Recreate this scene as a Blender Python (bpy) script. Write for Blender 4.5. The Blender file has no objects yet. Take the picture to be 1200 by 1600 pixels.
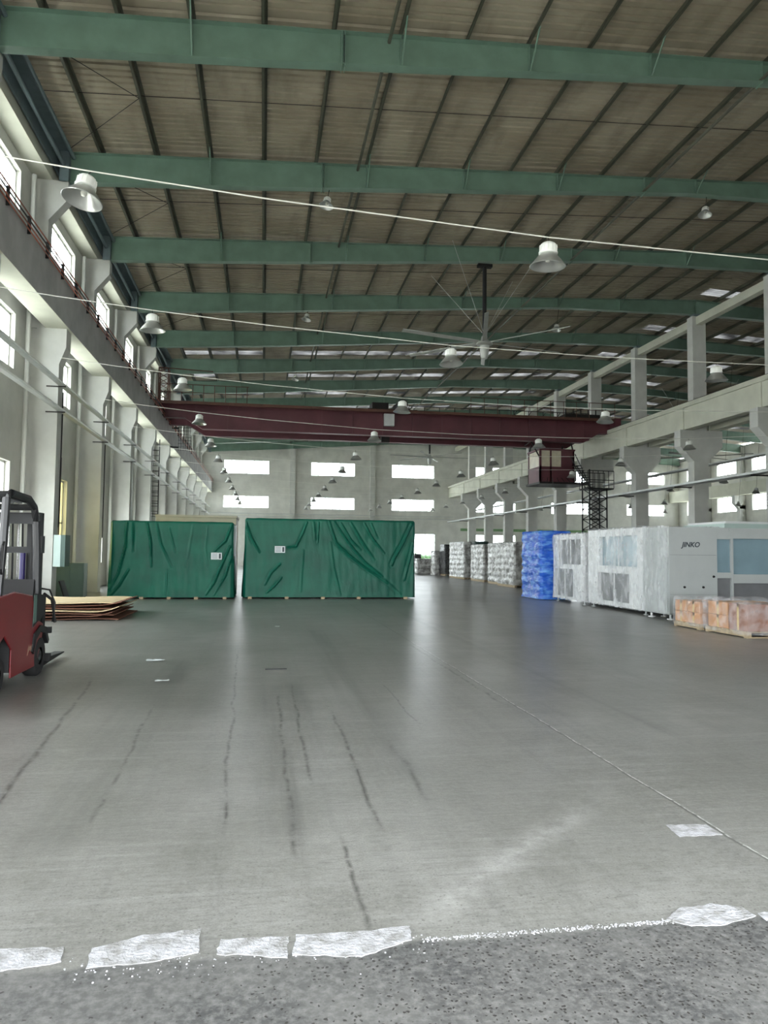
import bpy, math, random
from mathutils import Vector, noise, Matrix
R = random.Random(7)
C = bpy.context.scene.collection
# ------------------------------------------------------------------ camera
YAW, PITCH, ROLL = math.radians(9.1976), math.radians(3.1748), 0.011
ca, sa, cp, sp = math.cos(YAW), math.sin(YAW), math.cos(PITCH), math.sin(PITCH)
right = Vector((ca, -sa, 0)); fwd = Vector((sa*cp, ca*cp, sp)); up = right.cross(fwd)
r2 = right*math.cos(ROLL) + up*math.sin(ROLL); u2 = up*math.cos(ROLL) - right*math.sin(ROLL)
cam = bpy.data.cameras.new('camera'); co = bpy.data.objects.new('camera', cam); C.objects.link(co)
M = Matrix.Identity(4)
for i in range(3):
    M[i][0] = r2[i]; M[i][1] = u2[i]; M[i][2] = -fwd[i]
M[0][3], M[1][3], M[2][3] = 0, 0, 1.55
co.matrix_world = M
cam.sensor_fit = 'VERTICAL'; cam.sensor_height = 36; cam.lens = 1155/1600*36
cam.clip_start = .05; cam.clip_end = 600
bpy.context.scene.camera = co
# ------------------------------------------------------------------ world, exposure
sc = bpy.context.scene
sc.view_settings.view_transform = 'Standard'; sc.view_settings.look = 'None'
sc.view_settings.gamma = 1; sc.view_settings.use_curve_mapping = False
sc.view_settings.exposure = 0.3
w = bpy.data.worlds.new('overcast_sky'); sc.world = w; w.use_nodes = True
bg = w.node_tree.nodes['Background']; bg.inputs[0].default_value = (0.93, 0.97, 1.0, 1); bg.inputs[1].default_value = 13.0
def portal(x, y, z, sx, sy, rot):
    l = bpy.data.lights.new('daylight_portal', 'AREA'); l.shape = 'RECTANGLE'; l.size = sx; l.size_y = sy
    l.cycles.is_portal = True
    o = bpy.data.objects.new('daylight_portal', l); C.objects.link(o); o.location = (x, y, z); o.rotation_euler = rot
H = math.pi/2
portal(-7.0, 38, 11.5, 3.2, 92, (0, -H, 0)); portal(-7.0, 38, 7.2, 3.2, 92, (0, -H, 0)); portal(-7.0, 38, 2.5, 3.2, 92, (0, -H, 0))
portal(50.3, 69, 11.3, 3.0, 32, (0, H, 0)); portal(50.3, 69, 7.2, 3.0, 32, (0, H, 0))
portal(22, 83.6, 10.9, 56, 2, (-H, 0, 0)); portal(22, 83.6, 7, 56, 2, (-H, 0, 0))
portal(3, -2.2, 2.4, 10, 4.8, (H, 0, 0))
# ------------------------------------------------------------------ material helpers
def lin(c): return tuple(((v/255+.055)/1.055)**2.4 if v/255 > .04045 else v/255/12.92 for v in c)
class NT:
    def __init__(s, name):
        s.m = bpy.data.materials.new(name); s.m.use_nodes = True; s.t = s.m.node_tree; s.p = s.t.nodes['Principled BSDF']
        s.o = s.t.nodes['Material Output']
    def n(s, typ, inp=None, **k):
        q = s.t.nodes.new(typ)
        for a, b in k.items(): setattr(q, a, b)
        for a, b in (inp or {}).items(): s.set(q.inputs[a], b)
        return q
    def set(s, sock, v):
        if hasattr(v, 'is_linked') or isinstance(v, bpy.types.NodeSocket): s.t.links.new(v, sock)
        else:
            if isinstance(v, tuple) and len(v) == 3 and sock.type == 'RGBA': v = v + (1,)
            sock.default_value = v
    def coord(s, scale=(1, 1, 1)):
        c = s.n('ShaderNodeTexCoord')
        return s.n('ShaderNodeMapping', {'Vector': c.outputs['Object'], 'Scale': scale}).outputs[0]
    def noise(s, scale, vec=None, detail=4, rough=.55):
        return s.n('ShaderNodeTexNoise', {'Scale': scale, 'Detail': detail, 'Roughness': rough, 'Vector': vec or s.coord()}).outputs['Fac']
    def math(s, op, a, b=0.0, clamp=False):
        q = s.n('ShaderNodeMath', operation=op, use_clamp=clamp); s.set(q.inputs[0], a); s.set(q.inputs[1], b); return q.outputs[0]
    def rng(s, v, a, b, c=0.0, d=1.0):
        return s.n('ShaderNodeMapRange', {'Value': v, 'From Min': a, 'From Max': b, 'To Min': c, 'To Max': d}).outputs[0]
    def mix(s, f, a, b, mode='MIX'):
        q = s.n('ShaderNodeMix', data_type='RGBA', blend_type=mode)
        s.set(q.inputs['Factor'], f); s.set(q.inputs[6], a); s.set(q.inputs[7], b); return q.outputs[2]
    def P(s, **k):
        for a, b in k.items(): s.set(s.p.inputs[a.replace('_', ' ')], b)
        return s
    def bump(s, h, strength=.3, dist=.02):
        s.set(s.p.inputs['Normal'], s.n('ShaderNodeBump', {'Height': h, 'Strength': strength, 'Distance': dist}).outputs[0])
def simple(name, col, rough=.6, metal=0.0, var=.12, scale=3.0, bump=0.0, bscale=30, spec=.5, dirt=None):
    k = NT(name); c = lin(col)
    f = k.rng(k.noise(scale), .35, .65)
    d = tuple(v*(1-var*1.6) for v in c) if dirt is None else lin(dirt)
    k.P(Base_Color=k.mix(f, d, c), Roughness=rough, Metallic=metal)
    k.p.inputs['Specular IOR Level'].default_value = spec
    if bump: k.bump(k.noise(bscale), bump, .02)
    return k.m
MT = {}
MT['plaster'] = simple('whitewashed_plaster', (216, 216, 208), .9, var=.1, scale=.9, bump=.15, bscale=12)
MT['column'] = simple('painted_column_concrete', (205, 206, 200), .85, var=.08, scale=1.3, bump=.1, bscale=9)
MT['beam_grey'] = simple('grey_beam_concrete', (188, 188, 186), .85, var=.14, scale=1.1, bump=.1, bscale=10)
MT['beam_cream'] = simple('cream_beam_concrete', (205, 206, 190), .85, var=.08, scale=1.0, bump=.08)
MT['green_steel'] = simple('green_painted_steel', (116, 144, 128), .45, var=.12, scale=1.5)
MT['blue_steel'] = simple('blue_green_painted_steel', (108, 124, 128), .5, var=.1)
MT['purlin'] = simple('grey_green_purlin_steel', (84, 86, 72), .5, var=.1)
MT['galv'] = simple('galvanised_steel', (205, 208, 206), .45, .35, var=.06)
MT['wire'] = simple('white_cable', (225, 225, 215), .5, var=.02)
MT['dark_steel'] = simple('dark_rusty_steel', (46, 42, 40), .6, .3, var=.2)
MT['black'] = simple('black_paint', (15, 15, 16), .6, var=.1)
MT['crane_red'] = simple('dark_red_crane_paint', (96, 48, 56), .5, var=.18, scale=.8)
MT['crane_brown'] = simple('brown_rusted_crane_steel', (98, 62, 48), .6, var=.2)
MT['copper'] = simple('orange_conductor_rail', (200, 92, 54), .5, .0, var=.3, scale=1.2, dirt=(130, 74, 56))
MT['win_frame'] = simple('white_window_frame', (215, 216, 210), .5, var=.03)
MT['lamp_body'] = simple('white_lamp_housing', (222, 224, 218), .4, var=.04)
MT['lamp_alu'] = simple('brushed_aluminium_reflector', (188, 190, 186), .32, .75, var=.05)
MT['bulb'] = simple('lamp_lens_glass', (225, 225, 215), .15, var=.02)
MT['fan_grey'] = simple('grey_fan_blade', (176, 178, 172), .4, .2, var=.05)
MT['cab_glass'] = simple('dusty_cab_window', (205, 196, 172), .3, var=.1)
MT['paper'] = simple('white_paper', (215, 222, 222), .7, var=.03)
MT['ink'] = simple('dark_ink', (50, 60, 66), .6, var=.02)
MT['wood'] = simple('pale_pallet_wood', (176, 158, 128), .8, var=.2, scale=8)
MT['carton'] = simple('tan_cardboard', (196, 148, 108), .75, var=.06, scale=4)
MT['carton_dark'] = simple('brown_cardboard', (150, 112, 96), .75, var=.06, scale=4)
MT['tape'] = simple('glossy_packing_tape', (212, 186, 130), .2, var=.04)
MT['machine'] = simple('white_machine_paint', (224, 226, 226), .35, var=.03, scale=.6)
MT['machine_grey'] = simple('light_grey_machine_paint', (172, 177, 176), .4, var=.03)
MT['machine_dark'] = simple('grey_machine_interior', (112, 114, 116), .5, var=.1)
MT['teal_glass'] = simple('tinted_machine_window', (126, 150, 160), .12, var=.08, scale=1.5)
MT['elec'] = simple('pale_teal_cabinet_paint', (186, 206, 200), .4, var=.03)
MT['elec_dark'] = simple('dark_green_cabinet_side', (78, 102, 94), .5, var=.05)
MT['cab_green'] = simple('dull_green_cabinet_paint', (92, 114, 104), .5, var=.08)
MT['truck_red'] = simple('forklift_red_paint', (112, 24, 30), .3, var=.08)
MT['truck_grey'] = simple('grey_guard_paint', (44, 45, 46), .35, .2, var=.1)
MT['rubber'] = simple('black_tyre_rubber', (28, 28, 28), .8, var=.1)
MT['blue_hose'] = simple('dark_blue_cylinder_paint', (44, 36, 92), .4, var=.1)
MT['chrome'] = simple('bright_chrome', (200, 200, 200), .15, .9, var=.02)
MT['beige'] = simple('beige_container_paint', (196, 192, 170), .6, var=.05)
MT['curtain'] = simple('dull_yellow_wall_paint', (220, 205, 120), .8, var=.05)
MT['leaf'] = simple('hedge_leaf', (60, 100, 50), .7, var=.4, scale=12)
MT['ground'] = simple('pale_bounce_ground', (226, 224, 216), .9, var=.1)  # unseen outside ground, paled to bounce daylight up to the roof
MT['mortar'] = simple('white_mortar', (184, 185, 190), .9, var=.22, scale=14, bump=.6, bscale=60, dirt=(140, 140, 138))
MT['strip'] = simple('dark_rubber_strip', (40, 40, 40), .6, var=.1)
# roof sheet
k = NT('weathered_roof_sheet'); f = k.noise(.35); g = k.noise(1.6, k.coord((1, .25, 1)))
c = k.mix(k.rng(f, .4, .62), lin((152, 142, 122)), lin((170, 162, 142)))
k.P(Base_Color=k.mix(k.rng(g, .5, .75), c, lin((136, 128, 110))), Roughness=.55); MT['roof'] = k.m
# glass and translucent panels
k = NT('window_glass')
tr = k.n('ShaderNodeBsdfTransparent', {'Color': (.95, .97, .97, 1)}); gl = k.n('ShaderNodeBsdfGlossy', {'Roughness': .05})
mx = k.n('ShaderNodeMixShader', {0: .07, 1: tr.outputs[0], 2: gl.outputs[0]}); k.t.links.new(mx.outputs[0], k.o.inputs[0]); MT['glass'] = k.m
k = NT('yellowed_window_film')
tr = k.n('ShaderNodeBsdfTransparent', {'Color': (.45, .42, .27, 1)}); gl = k.n('ShaderNodeBsdfTranslucent', {'Color': (.5, .46, .3, 1)})
mx = k.n('ShaderNodeMixShader', {0: .5, 1: tr.outputs[0], 2: gl.outputs[0]}); k.t.links.new(mx.outputs[0], k.o.inputs[0]); MT['yellow_glass'] = k.m
k = NT('dusty_fibreglass_rooflight')
f = k.rng(k.noise(.5), .4, .7, .003, .07)
tr = k.n('ShaderNodeBsdfTranslucent', {'Color': k.mix(f, (0, 0, 0), (1, 1, 1))}); gl = k.n('ShaderNodeBsdfDiffuse', {'Color': (.12, .12, .11, 1)})
mx = k.n('ShaderNodeAddShader', {0: tr.outputs[0], 1: gl.outputs[0]}); k.t.links.new(mx.outputs[0], k.o.inputs[0]); MT['skylight'] = k.m
# films
def film(name, col, alpha, rough=.18, bump=.6, bs=14, stretch=(1, 1, 1)):
    k = NT(name); n1 = k.noise(bs, k.coord(stretch), 3, .6)
    k.P(Base_Color=lin(col), Roughness=rough, Alpha=k.rng(n1, .35, .65, max(alpha-.18, 0), min(alpha+.18, 1)))
    k.bump(n1, bump, .03); return k.m
MT['film'] = film('clear_shrink_film', (236, 238, 240), .27, bump=.5, bs=2.6, stretch=(1, 1.6, .8))
MT['film_light'] = film('thin_stretch_film', (235, 235, 238), .12, bs=5, bump=.4)
def wrapmat(name, a, b, rough=.22, metal=0.0, bs=6, st=(1, 1, 2.5), lo=.42, hi=.6):
    k = NT(name); n1 = k.noise(bs, k.coord(st), 5, .6)
    k.P(Base_Color=k.mix(k.rng(n1, lo, hi), lin(a), lin(b)), Roughness=rough, Metallic=metal)
    k.bump(k.noise(bs*2, k.coord(st), 4), .7, .04); return k.m
MT['silver'] = wrapmat('silvery_stretch_wrap', (128, 126, 122), (206, 206, 202), bs=2.6, st=(1, 1, 1.5))
MT['bluewrap'] = wrapmat('blue_stretch_wrap', (34, 92, 200), (120, 180, 240), bs=2.2, st=(1, 1, 4), lo=.45, hi=.7)
MT['darkwrap'] = wrapmat('black_stretch_wrap', (42, 42, 44), (84, 84, 84))
MT['dgreen'] = wrapmat('dark_green_cover', (30, 58, 50), (52, 74, 68), .4)
# green tarpaulin
k = NT('green_tarpaulin'); n1 = k.noise(1.1); n2 = k.noise(60, k.coord(), 2)
k.P(Base_Color=k.mix(k.rng(n1, .35, .65), lin((6, 80, 64)), lin((12, 96, 76))), Roughness=.45)
k.p.inputs['Specular IOR Level'].default_value = .3
k.bump(k.noise(7, k.coord((1, 1, .35)), 4), .35, .03); MT['tarp'] = k.m
# plywood
k = NT('plywood_face'); n1 = k.noise(5, k.coord((.5, 2, 1)), 5)
k.P(Base_Color=k.mix(k.rng(n1, .35, .65), lin((196, 172, 132)), lin((222, 204, 164))), Roughness=.6); MT['ply'] = k.m
MT['ply_edge'] = simple('dark_plywood_edge', (126, 82, 62), .7, var=.2)
# floor
k = NT('worn_concrete_floor')
co_ = k.coord(); sx = k.n('ShaderNodeSeparateXYZ', {0: co_}); X, Y = sx.outputs[0], sx.outputs[1]
big = k.noise(.35, co_, 5); mid = k.noise(1.7, co_, 6, .65); fine = k.noise(26, co_, 5, .7); streak = k.noise(1.0, k.coord((5, .18, 1)), 5, .6)
cross = k.noise(2.0, k.coord((.3, 6, 1)), 4, .6)
c = k.mix(k.rng(big, .35, .65), lin((116, 116, 111)), lin((144, 144, 140)))
c = k.mix(k.rng(mid, .42, .66, 0, .8), c, lin((112, 112, 106)))
c = k.mix(k.rng(streak, .5, .72, 0, .55), c, lin((98, 98, 95)))
c = k.mix(k.rng(cross, .52, .75, 0, .4), c, lin((168, 168, 165)))
c = k.mix(k.rng(fine, .35, .7, 0, .5), c, lin((158, 158, 154)))
dash = k.noise(1.0, k.coord((7, 45, 1)), 5, .7)
c = k.mix(k.rng(dash, .5, .7, 0, .55), c, lin((92, 92, 90)))
blot = k.noise(.9, co_, 7, .75)
c = k.mix(k.rng(blot, .5, .64, 0, .4), c, lin((104, 104, 98)))
grit = k.noise(90, co_, 3, .8)
c = k.mix(k.rng(grit, .45, .75, 0, .6), c, lin((84, 84, 82)))
wob = k.noise(1.2, co_, 3); wobx = k.math('ADD', X, k.rng(wob, 0, 1, -.06, .06))
def line(x0, wd, y0, y1, slope=0.0, src=None):
    xx = src or wobx
    dx = k.math('ABSOLUTE', k.math('SUBTRACT', k.math('SUBTRACT', xx, k.math('MULTIPLY', Y, slope)), x0 - 0.0))
    m = k.rng(dx, 0, wd, 1, 0); a = k.rng(Y, y0, y0+.25, 0, 1); b = k.rng(Y, y1-.25, y1, 1, 0)
    return k.math('MULTIPLY', m, k.math('MULTIPLY', a, b))
brk = k.rng(k.noise(7, co_, 4, .7), .4, .55)
for x0, wd, y0, y1, sl in [(-1.12, .03, 3.6, 9.5, -.092), (-.1, .02, 4.2, 12.0, -.023), (.19, .022, 3.8, 8.3, 0), (.35, .02, 5, 9, 0), (.69, .022, 4.1, 7.4, 0),
                           (1.42, .016, 6.6, 8.8, 0), (-.75, .022, 4.4, 8, -.04), (2.48, .03, 7.5, 12.5, 0), (1.05, .03, 4.6, 6.2, 0), (.45, .02, 2.0, 4.2, 0)]:
    c = k.mix(k.math('MULTIPLY', k.math('MULTIPLY', line(x0, wd, y0, y1, sl), brk), .8), c, lin((58, 57, 55)))
for x0, wd, y0, y1 in [(.2, .35, 4, 9), (-1.1, .25, 4, 11), (1.0, .3, 5, 15), (3.6, .3, 6, 20)]:   # old tyre marks
    c = k.mix(k.math('MULTIPLY', k.math('MULTIPLY', line(x0, wd, y0, y1), k.rng(streak, .35, .6)), .45), c, lin((86, 86, 84)))
jx = k.math('ADD', X, k.rng(k.noise(2.5, co_, 5, .7), 0, 1, -.03, .03))
c = k.mix(k.math('MULTIPLY', line(2.58, .016, 3.0, 60, 0, jx), .8), c, lin((66, 66, 64)))
c = k.mix(k.math('MULTIPLY', line(2.592, .009, 3.0, 13, 0, jx), brk), c, lin((205, 205, 202)))
# scuffed pale swirl
sw = k.math('ABSOLUTE', k.math('SUBTRACT', k.math('SUBTRACT', Y, 2.95), k.math('MULTIPLY', k.math('SUBTRACT', X, .45), .93)))
sm = k.math('MULTIPLY', k.rng(sw, 0, .2, 1, 0), k.math('MULTIPLY', k.rng(X, .45, .8), k.rng(X, 1.7, 2.4, 1, 0)))
c = k.mix(k.math('MULTIPLY', k.math('MULTIPLY', sm, k.rng(k.noise(5, k.coord((1, 1, 1)), 8, .8), .4, .62)), .5), c, lin((186, 186, 184)))
# exposed aggregate close to the doorway joint
near = k.rng(Y, 3.2, 4.6, 1, 0)
wv = k.n('ShaderNodeVectorMath', {0: co_, 1: k.n('ShaderNodeVectorMath', {0: k.n('ShaderNodeTexNoise', {'Vector': co_, 'Scale': 60.0}).outputs['Color'], 'Scale': .022}, operation='SCALE').outputs[0]}, operation='ADD').outputs[0]
vo = k.n('ShaderNodeTexVoronoi', {'Vector': wv, 'Scale': 55.0, 'Randomness': 1.0})
dot = k.rng(vo.outputs['Distance'], .2, .34, 1, 0)
keep = k.math('GREATER_THAN', k.n('ShaderNodeSeparateColor', {0: vo.outputs['Color']}).outputs[0], .72)
dots = k.math('MULTIPLY', dot, keep)
c = k.mix(k.math('MULTIPLY', k.math('MULTIPLY', dots, near), .55), c, lin((78, 76, 74)))
wy = k.math('ADD', Y, k.rng(k.noise(5, co_, 3), 0, 1, -.05, .05))
strip = k.rng(wy, 2.96, 3.0, 1, 0)
c2 = k.mix(k.rng(k.noise(2.2, co_, 5, .65), .35, .65), lin((70, 71, 71)), lin((100, 100, 98)))
c2 = k.mix(k.rng(fine, .42, .68, 0, .65), c2, lin((132, 132, 130)))
vo2 = k.n('ShaderNodeTexVoronoi', {'Vector': wv, 'Scale': 52.0, 'Randomness': 1.0})
st = k.math('MULTIPLY', k.rng(vo2.outputs['Distance'], .26, .36, 1, 0), k.math('GREATER_THAN', k.n('ShaderNodeSeparateColor', {0: vo2.outputs['Color']}).outputs[1], k.rng(X, -.5, .9, .93, .45)))
c2 = k.mix(k.math('MULTIPLY', st, .85), c2, lin((46, 44, 42)))
c = k.mix(strip, c, c2)
rough = k.rng(k.noise(.8, k.coord((1, .5, 1)), 3, .5), .2, .8, .28, .35)
rough = k.math('ADD', rough, k.math('MULTIPLY', near, .3), True)
k.P(Base_Color=c, Roughness=rough); k.bump(k.noise(30, co_, 4), .1, .01)
MT['floor'] = k.m
# ------------------------------------------------------------------ mesh builder
class MB:
    def __init__(s): s.v, s.f = [], []
    def quad(s, a, b, c, d):
        i = len(s.v); s.v += [tuple(a), tuple(b), tuple(c), tuple(d)]; s.f.append((i, i+1, i+2, i+3)); return s
    def hexa(s, p):           # p: 4 bottom then 4 top
        i = len(s.v); s.v += [tuple(q) for q in p]
        for f in ((3, 2, 1, 0), (4, 5, 6, 7), (0, 1, 5, 4), (1, 2, 6, 5), (2, 3, 7, 6), (3, 0, 4, 7)): s.f.append(tuple(i+j for j in f))
        return s
    def box(s, x0, x1, y0, y1, z0, z1):
        return s.hexa([(x0, y0, z0), (x1, y0, z0), (x1, y1, z0), (x0, y1, z0), (x0, y0, z1), (x1, y0, z1), (x1, y1, z1), (x0, y1, z1)])
    def prism(s, pts, axis, a, b):   # pts 2D polygon, extruded along axis 'y' (pts x,z) / 'x' (pts y,z) / 'z' (pts x,y)
        i = len(s.v); n = len(pts)
        for t in (a, b):
            for p, q in pts: s.v.append({'y': (p, t, q), 'x': (t, p, q), 'z': (p, q, t)}[axis])
        s.f.append(tuple(range(i, i+n))); s.f.append(tuple(reversed(range(i+n, i+2*n))))
        for j in range(n): l = (j+1) % n; s.f.append((i+j, i+n+j, i+n+l, i+l))
        return s
    def tube(s, pts, r, n=6, caps=True):
        pts = [Vector(p) for p in pts]; i0 = len(s.v); m = len(pts)
        for j, p in enumerate(pts):
            d = (pts[min(j+1, m-1)] - pts[max(j-1, 0)]).normalized()
            a = d.cross(Vector((0, 0, 1)) if abs(d.z) < .9 else Vector((1, 0, 0))).normalized(); b = d.cross(a)
            rr = r[j] if isinstance(r, (list, tuple)) else r
            for q in range(n):
                t = 2*math.pi*q/n; s.v.append(tuple(p + a*math.cos(t)*rr + b*math.sin(t)*rr))
        for j in range(m-1):
            for q in range(n):
                l = (q+1) % n; s.f.append((i0+j*n+q, i0+j*n+l, i0+(j+1)*n+l, i0+(j+1)*n+q))
        if caps: s.f.append(tuple(range(i0+n-1, i0-1, -1))); s.f.append(tuple(range(i0+(m-1)*n, i0+m*n)))
        return s
    def lathe(s, prof, n=20, o=(0, 0, 0), axis='z'):
        i0 = len(s.v)
        for r, z in prof:
            for q in range(n):
                t = 2*math.pi*q/n; a, b = r*math.cos(t), r*math.sin(t)
                p = {'z': (a, b, z), 'x': (z, a, b), 'y': (a, z, b)}[axis]
                s.v.append((p[0]+o[0], p[1]+o[1], p[2]+o[2]))
        for j in range(len(prof)-1):
            for q in range(n):
                l = (q+1) % n; s.f.append((i0+j*n+q, i0+j*n+l, i0+(j+1)*n+l, i0+(j+1)*n+q))
        return s
    def build(s, name, mat, parent=None, smooth=False, bevel=0):
        me = bpy.data.meshes.new(name); me.from_pydata(s.v, [], s.f)
        me.materials.append(MT[mat] if isinstance(mat, str) else mat); me.validate()
        import bmesh
        b = bmesh.new(); b.from_mesh(me); bmesh.ops.recalc_face_normals(b, faces=b.faces)
        if bevel:
            bmesh.ops.remove_doubles(b, verts=b.verts, dist=1e-5)
            bmesh.ops.bevel(b, geom=list(b.edges), offset=bevel, segments=2, affect='EDGES', profile=.6)
        b.to_mesh(me); b.free()
        if smooth:
            for p in me.polygons: p.use_smooth = True
            me.set_sharp_from_angle(angle=math.radians(42))
        o = bpy.data.objects.new(name, me); C.objects.link(o)
        if parent: o.parent = parent
        return o
def tag(o, label, cat, group=None, kind=None):
    o['label'] = label; o['category'] = cat
    if group: o['group'] = group
    if kind: o['kind'] = kind
    return o
def struct(o, label=None):
    o['kind'] = 'structure'
    if label: o['label'] = label
    return o
def thing(name, loc, label, cat, group=None, rz=0):
    o = bpy.data.objects.new(name, None); o.empty_display_size = .2; C.objects.link(o); o.location = loc; o.rotation_euler = (0, 0, rz)
    return tag(o, label, cat, group)
def copy_tree(o, parent=None):
    c = o.copy(); C.objects.link(c)
    if parent: c.parent = parent
    for ch in list(o.children): copy_tree(ch, c)
    return c
ORD = ['first', 'second', 'third', 'fourth', 'fifth', 'sixth', 'seventh', 'eighth', 'ninth', 'tenth', 'eleventh', 'twelfth', 'thirteenth', 'fourteenth', 'fifteenth', 'sixteenth', 'seventeenth', 'eighteenth', 'nineteenth', 'twentieth']
XR, XW = 22.0, 50.0                 # middle column row, far right wall
def interp(x, t):
    for (a, b), (c, d) in zip(t, t[1:]):
        if x <= c: return b + (d-b)*(x-a)/(c-a)
    return t[-1][1]
TOPS = [(-6.9, 13.35), (22, 14.86), (51, 13.35)]
BOTS = [(-6.9, 12.47), (-6, 12.47), (0, 12.87), (8, 13.48), (14, 13.95), (22, 14.1), (30, 13.95), (36, 13.48), (44, 12.87), (51, 12.47)]
def rtop(x): return interp(x, TOPS)
def rbot(x): return interp(x, BOTS)
YC = [-1.2+6*i for i in range(15)]      # column / rafter lines, the last at the far wall
Y0, Y1 = -2.0, 83.3
# ------------------------------------------------------------------ setting: floor, walls, roof
struct(MB().quad((-7.1, -2.2, 0), (50.2, -2.2, 0), (50.2, 83.6, 0), (-7.1, 83.6, 0)).build('floor', 'floor'))
struct(MB().quad((-160, -120, -.12), (220, -120, -.12), (220, 220, -.12), (-160, 220, -.12)).build('ground', 'ground'))
def wall(name, axis, pos, th, a0, a1, z0, z1f, holes, mat='plaster'):
    """wall with rectangular holes (a0,a1,z0,z1); axis 'x': plane x=pos running along y; axis 'y': plane y=pos running along x"""
    m = MB(); cuts = sorted(set([a0, a1] + [h[0] for h in holes] + [h[1] for h in holes]))
    for p, q in zip(cuts, cuts[1:]):
        zz = z0
        hs = sorted([h for h in holes if h[0] < q-1e-4 and h[1] > p+1e-4], key=lambda h: h[2])
        segs = []
        for h in hs:
            if h[2] > zz+1e-4: segs.append((zz, h[2], h[2]))
            zz = h[3]
        segs.append((zz, z1f(p), z1f(q)))
        for s0, t0, t1 in segs:
            if axis == 'x': m.hexa([(pos, p, s0), (pos+th, p, s0), (pos+th, q, s0), (pos, q, s0), (pos, p, t0), (pos+th, p, t0), (pos+th, q, t1), (pos, q, t1)])
            else: m.hexa([(p, pos, s0), (q, pos, s0), (q, pos+th, s0), (p, pos+th, s0), (p, pos, t0), (q, pos, t1), (q, pos+th, t1), (p, pos+th, t0)])
    return struct(m.build(name, mat))
WN = [0]
def window(axis, pos, depth, a0, a1, z0, z1, nv, nh, pane='glass'):
    """frame standing in a hole; axis as for wall(); depth = signed offset of the frame"""
    WN[0] += 1; m = MB(); t = .06; d0, d1 = pos+min(0, depth), pos+max(0, depth)
    def bx(u0, u1, w0, w1):
        if axis == 'x': m.box(d0, d1, u0, u1, w0, w1)
        else: m.box(u0, u1, d0, d1, w0, w1)
    bx(a0, a0+t, z0, z1); bx(a1-t, a1, z0, z1); bx(a0, a1, z0, z0+t); bx(a0, a1, z1-t, z1)
    for i in range(1, nv): u = a0+(a1-a0)*i/nv; bx(u-.025, u+.025, z0, z1)
    for i in range(1, nh): v = z0+(z1-z0)*i/nh; bx(a0, a1, v-.025, v+.025)
    o = struct(m.build('window_%d' % WN[0], 'win_frame'))
    mid = pos+depth/2
    g = MB()
    if axis == 'x': g.box(mid-.004, mid+.004, a0+.02, a1-.02, z0+.02, z1-.02)
    else: g.box(a0+.02, a1-.02, mid-.004, mid+.004, z0+.02, z1-.02)
    g.build('pane', pane, o)
    return o
lh, rh = [], []
for i in range(len(YC)-1):
    yc = (YC[i]+YC[i+1])/2
    lh += [(yc-1.7, yc+1.7, 1.0, 3.95), (yc-1.7, yc+1.7, 6.5, 8.05), (yc-1.7, yc+1.7, 10.95, 12.1)]
    rh += [(yc-1.7, yc+1.7, 6.4, 8.1), (yc-1.7, yc+1.7, 10.5, 12.0)] if yc > 55 else []
wall('wall_left', 'x', -6.9, -.3, Y0-.3, Y1+.3, 0, lambda y: 13.4, lh)
wall('wall_right', 'x', 50, .3, Y0-.3, Y1+.3, 0, lambda y: 13.4, rh)
for (a, b, c_, d) in lh:
    if a < 9: continue
    yel = c_ == 1.0 and 24 < a < 25
    window('x', -7.1, .07, a, b, c_, d, 4, 2 if c_ == 1.0 else 1, 'yellow_glass' if yel else 'glass')
for (a, b, c_, d) in rh:
    if a > 50 and c_ > 2: window('x', 50.1, .07, a, b, c_, d, 4, 1)
eh = []
for x0 in (-4.55, 5.1, 14.35, 24.2, 33.6, 43.2):
    eh += [(x0, x0+5.0, 10.18, 11.72), (x0, x0+5.0, 6.38, 7.75)]
eh += [(14.8, 19.5, .9, 3.8), (24.2, 29.2, .9, 3.8), (33.6, 38.6, .9, 3.8), (5.1, 10.1, .9, 3.8)]
wall('wall_far', 'y', Y1, .3, -7.2, 50.3, 0, lambda x: rtop(x)+.2, eh)
for (a, b, c_, d) in eh: window('y', Y1+.1, .07, a, b, c_, d, 6 if c_ > 1 else 4, 1 if c_ > 1 else 3)
wall('wall_near', 'y', Y0, -.3, -7.2, 50.3, 0, lambda x: rtop(x)+.2, [(-2.0, 8.0, 0, 4.8)])
# end wall siding joints are fine ledges; pilasters
for i, x in enumerate((3.05, 12.1, 31.0, 40.2)):
    struct(MB().box(x-.28, x+.28, Y1-.4, Y1, 0, rtop(x)-.02).build('trim_%d' % (i+1), 'column'))
m = MB()
for z in (5.75, 5.45): m.tube([(-6.6, Y1-.5, z), (21.5, Y1-.5, z)], .05)
tag(m.build('wall_pipe', 'galv'), 'pair of thin horizontal pipes along the far end wall below the lower windows', 'pipe')
struct(MB().box(22.5, 49.9, Y1-.03, Y1-.001, 4.2, 4.5).build('trim_5', simple('green_wall_stripe', (122, 160, 112), .8)))
# purlin positions
PX = [-5.05, -3.45, -1.85, -.22, 1.4, 3.0, 4.65, 6.2, 7.8, 9.4, 11.0, 12.7, 14.4, 16.1, 17.7, 19.3, 20.9]
PX2 = [44-x for x in PX]
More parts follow.
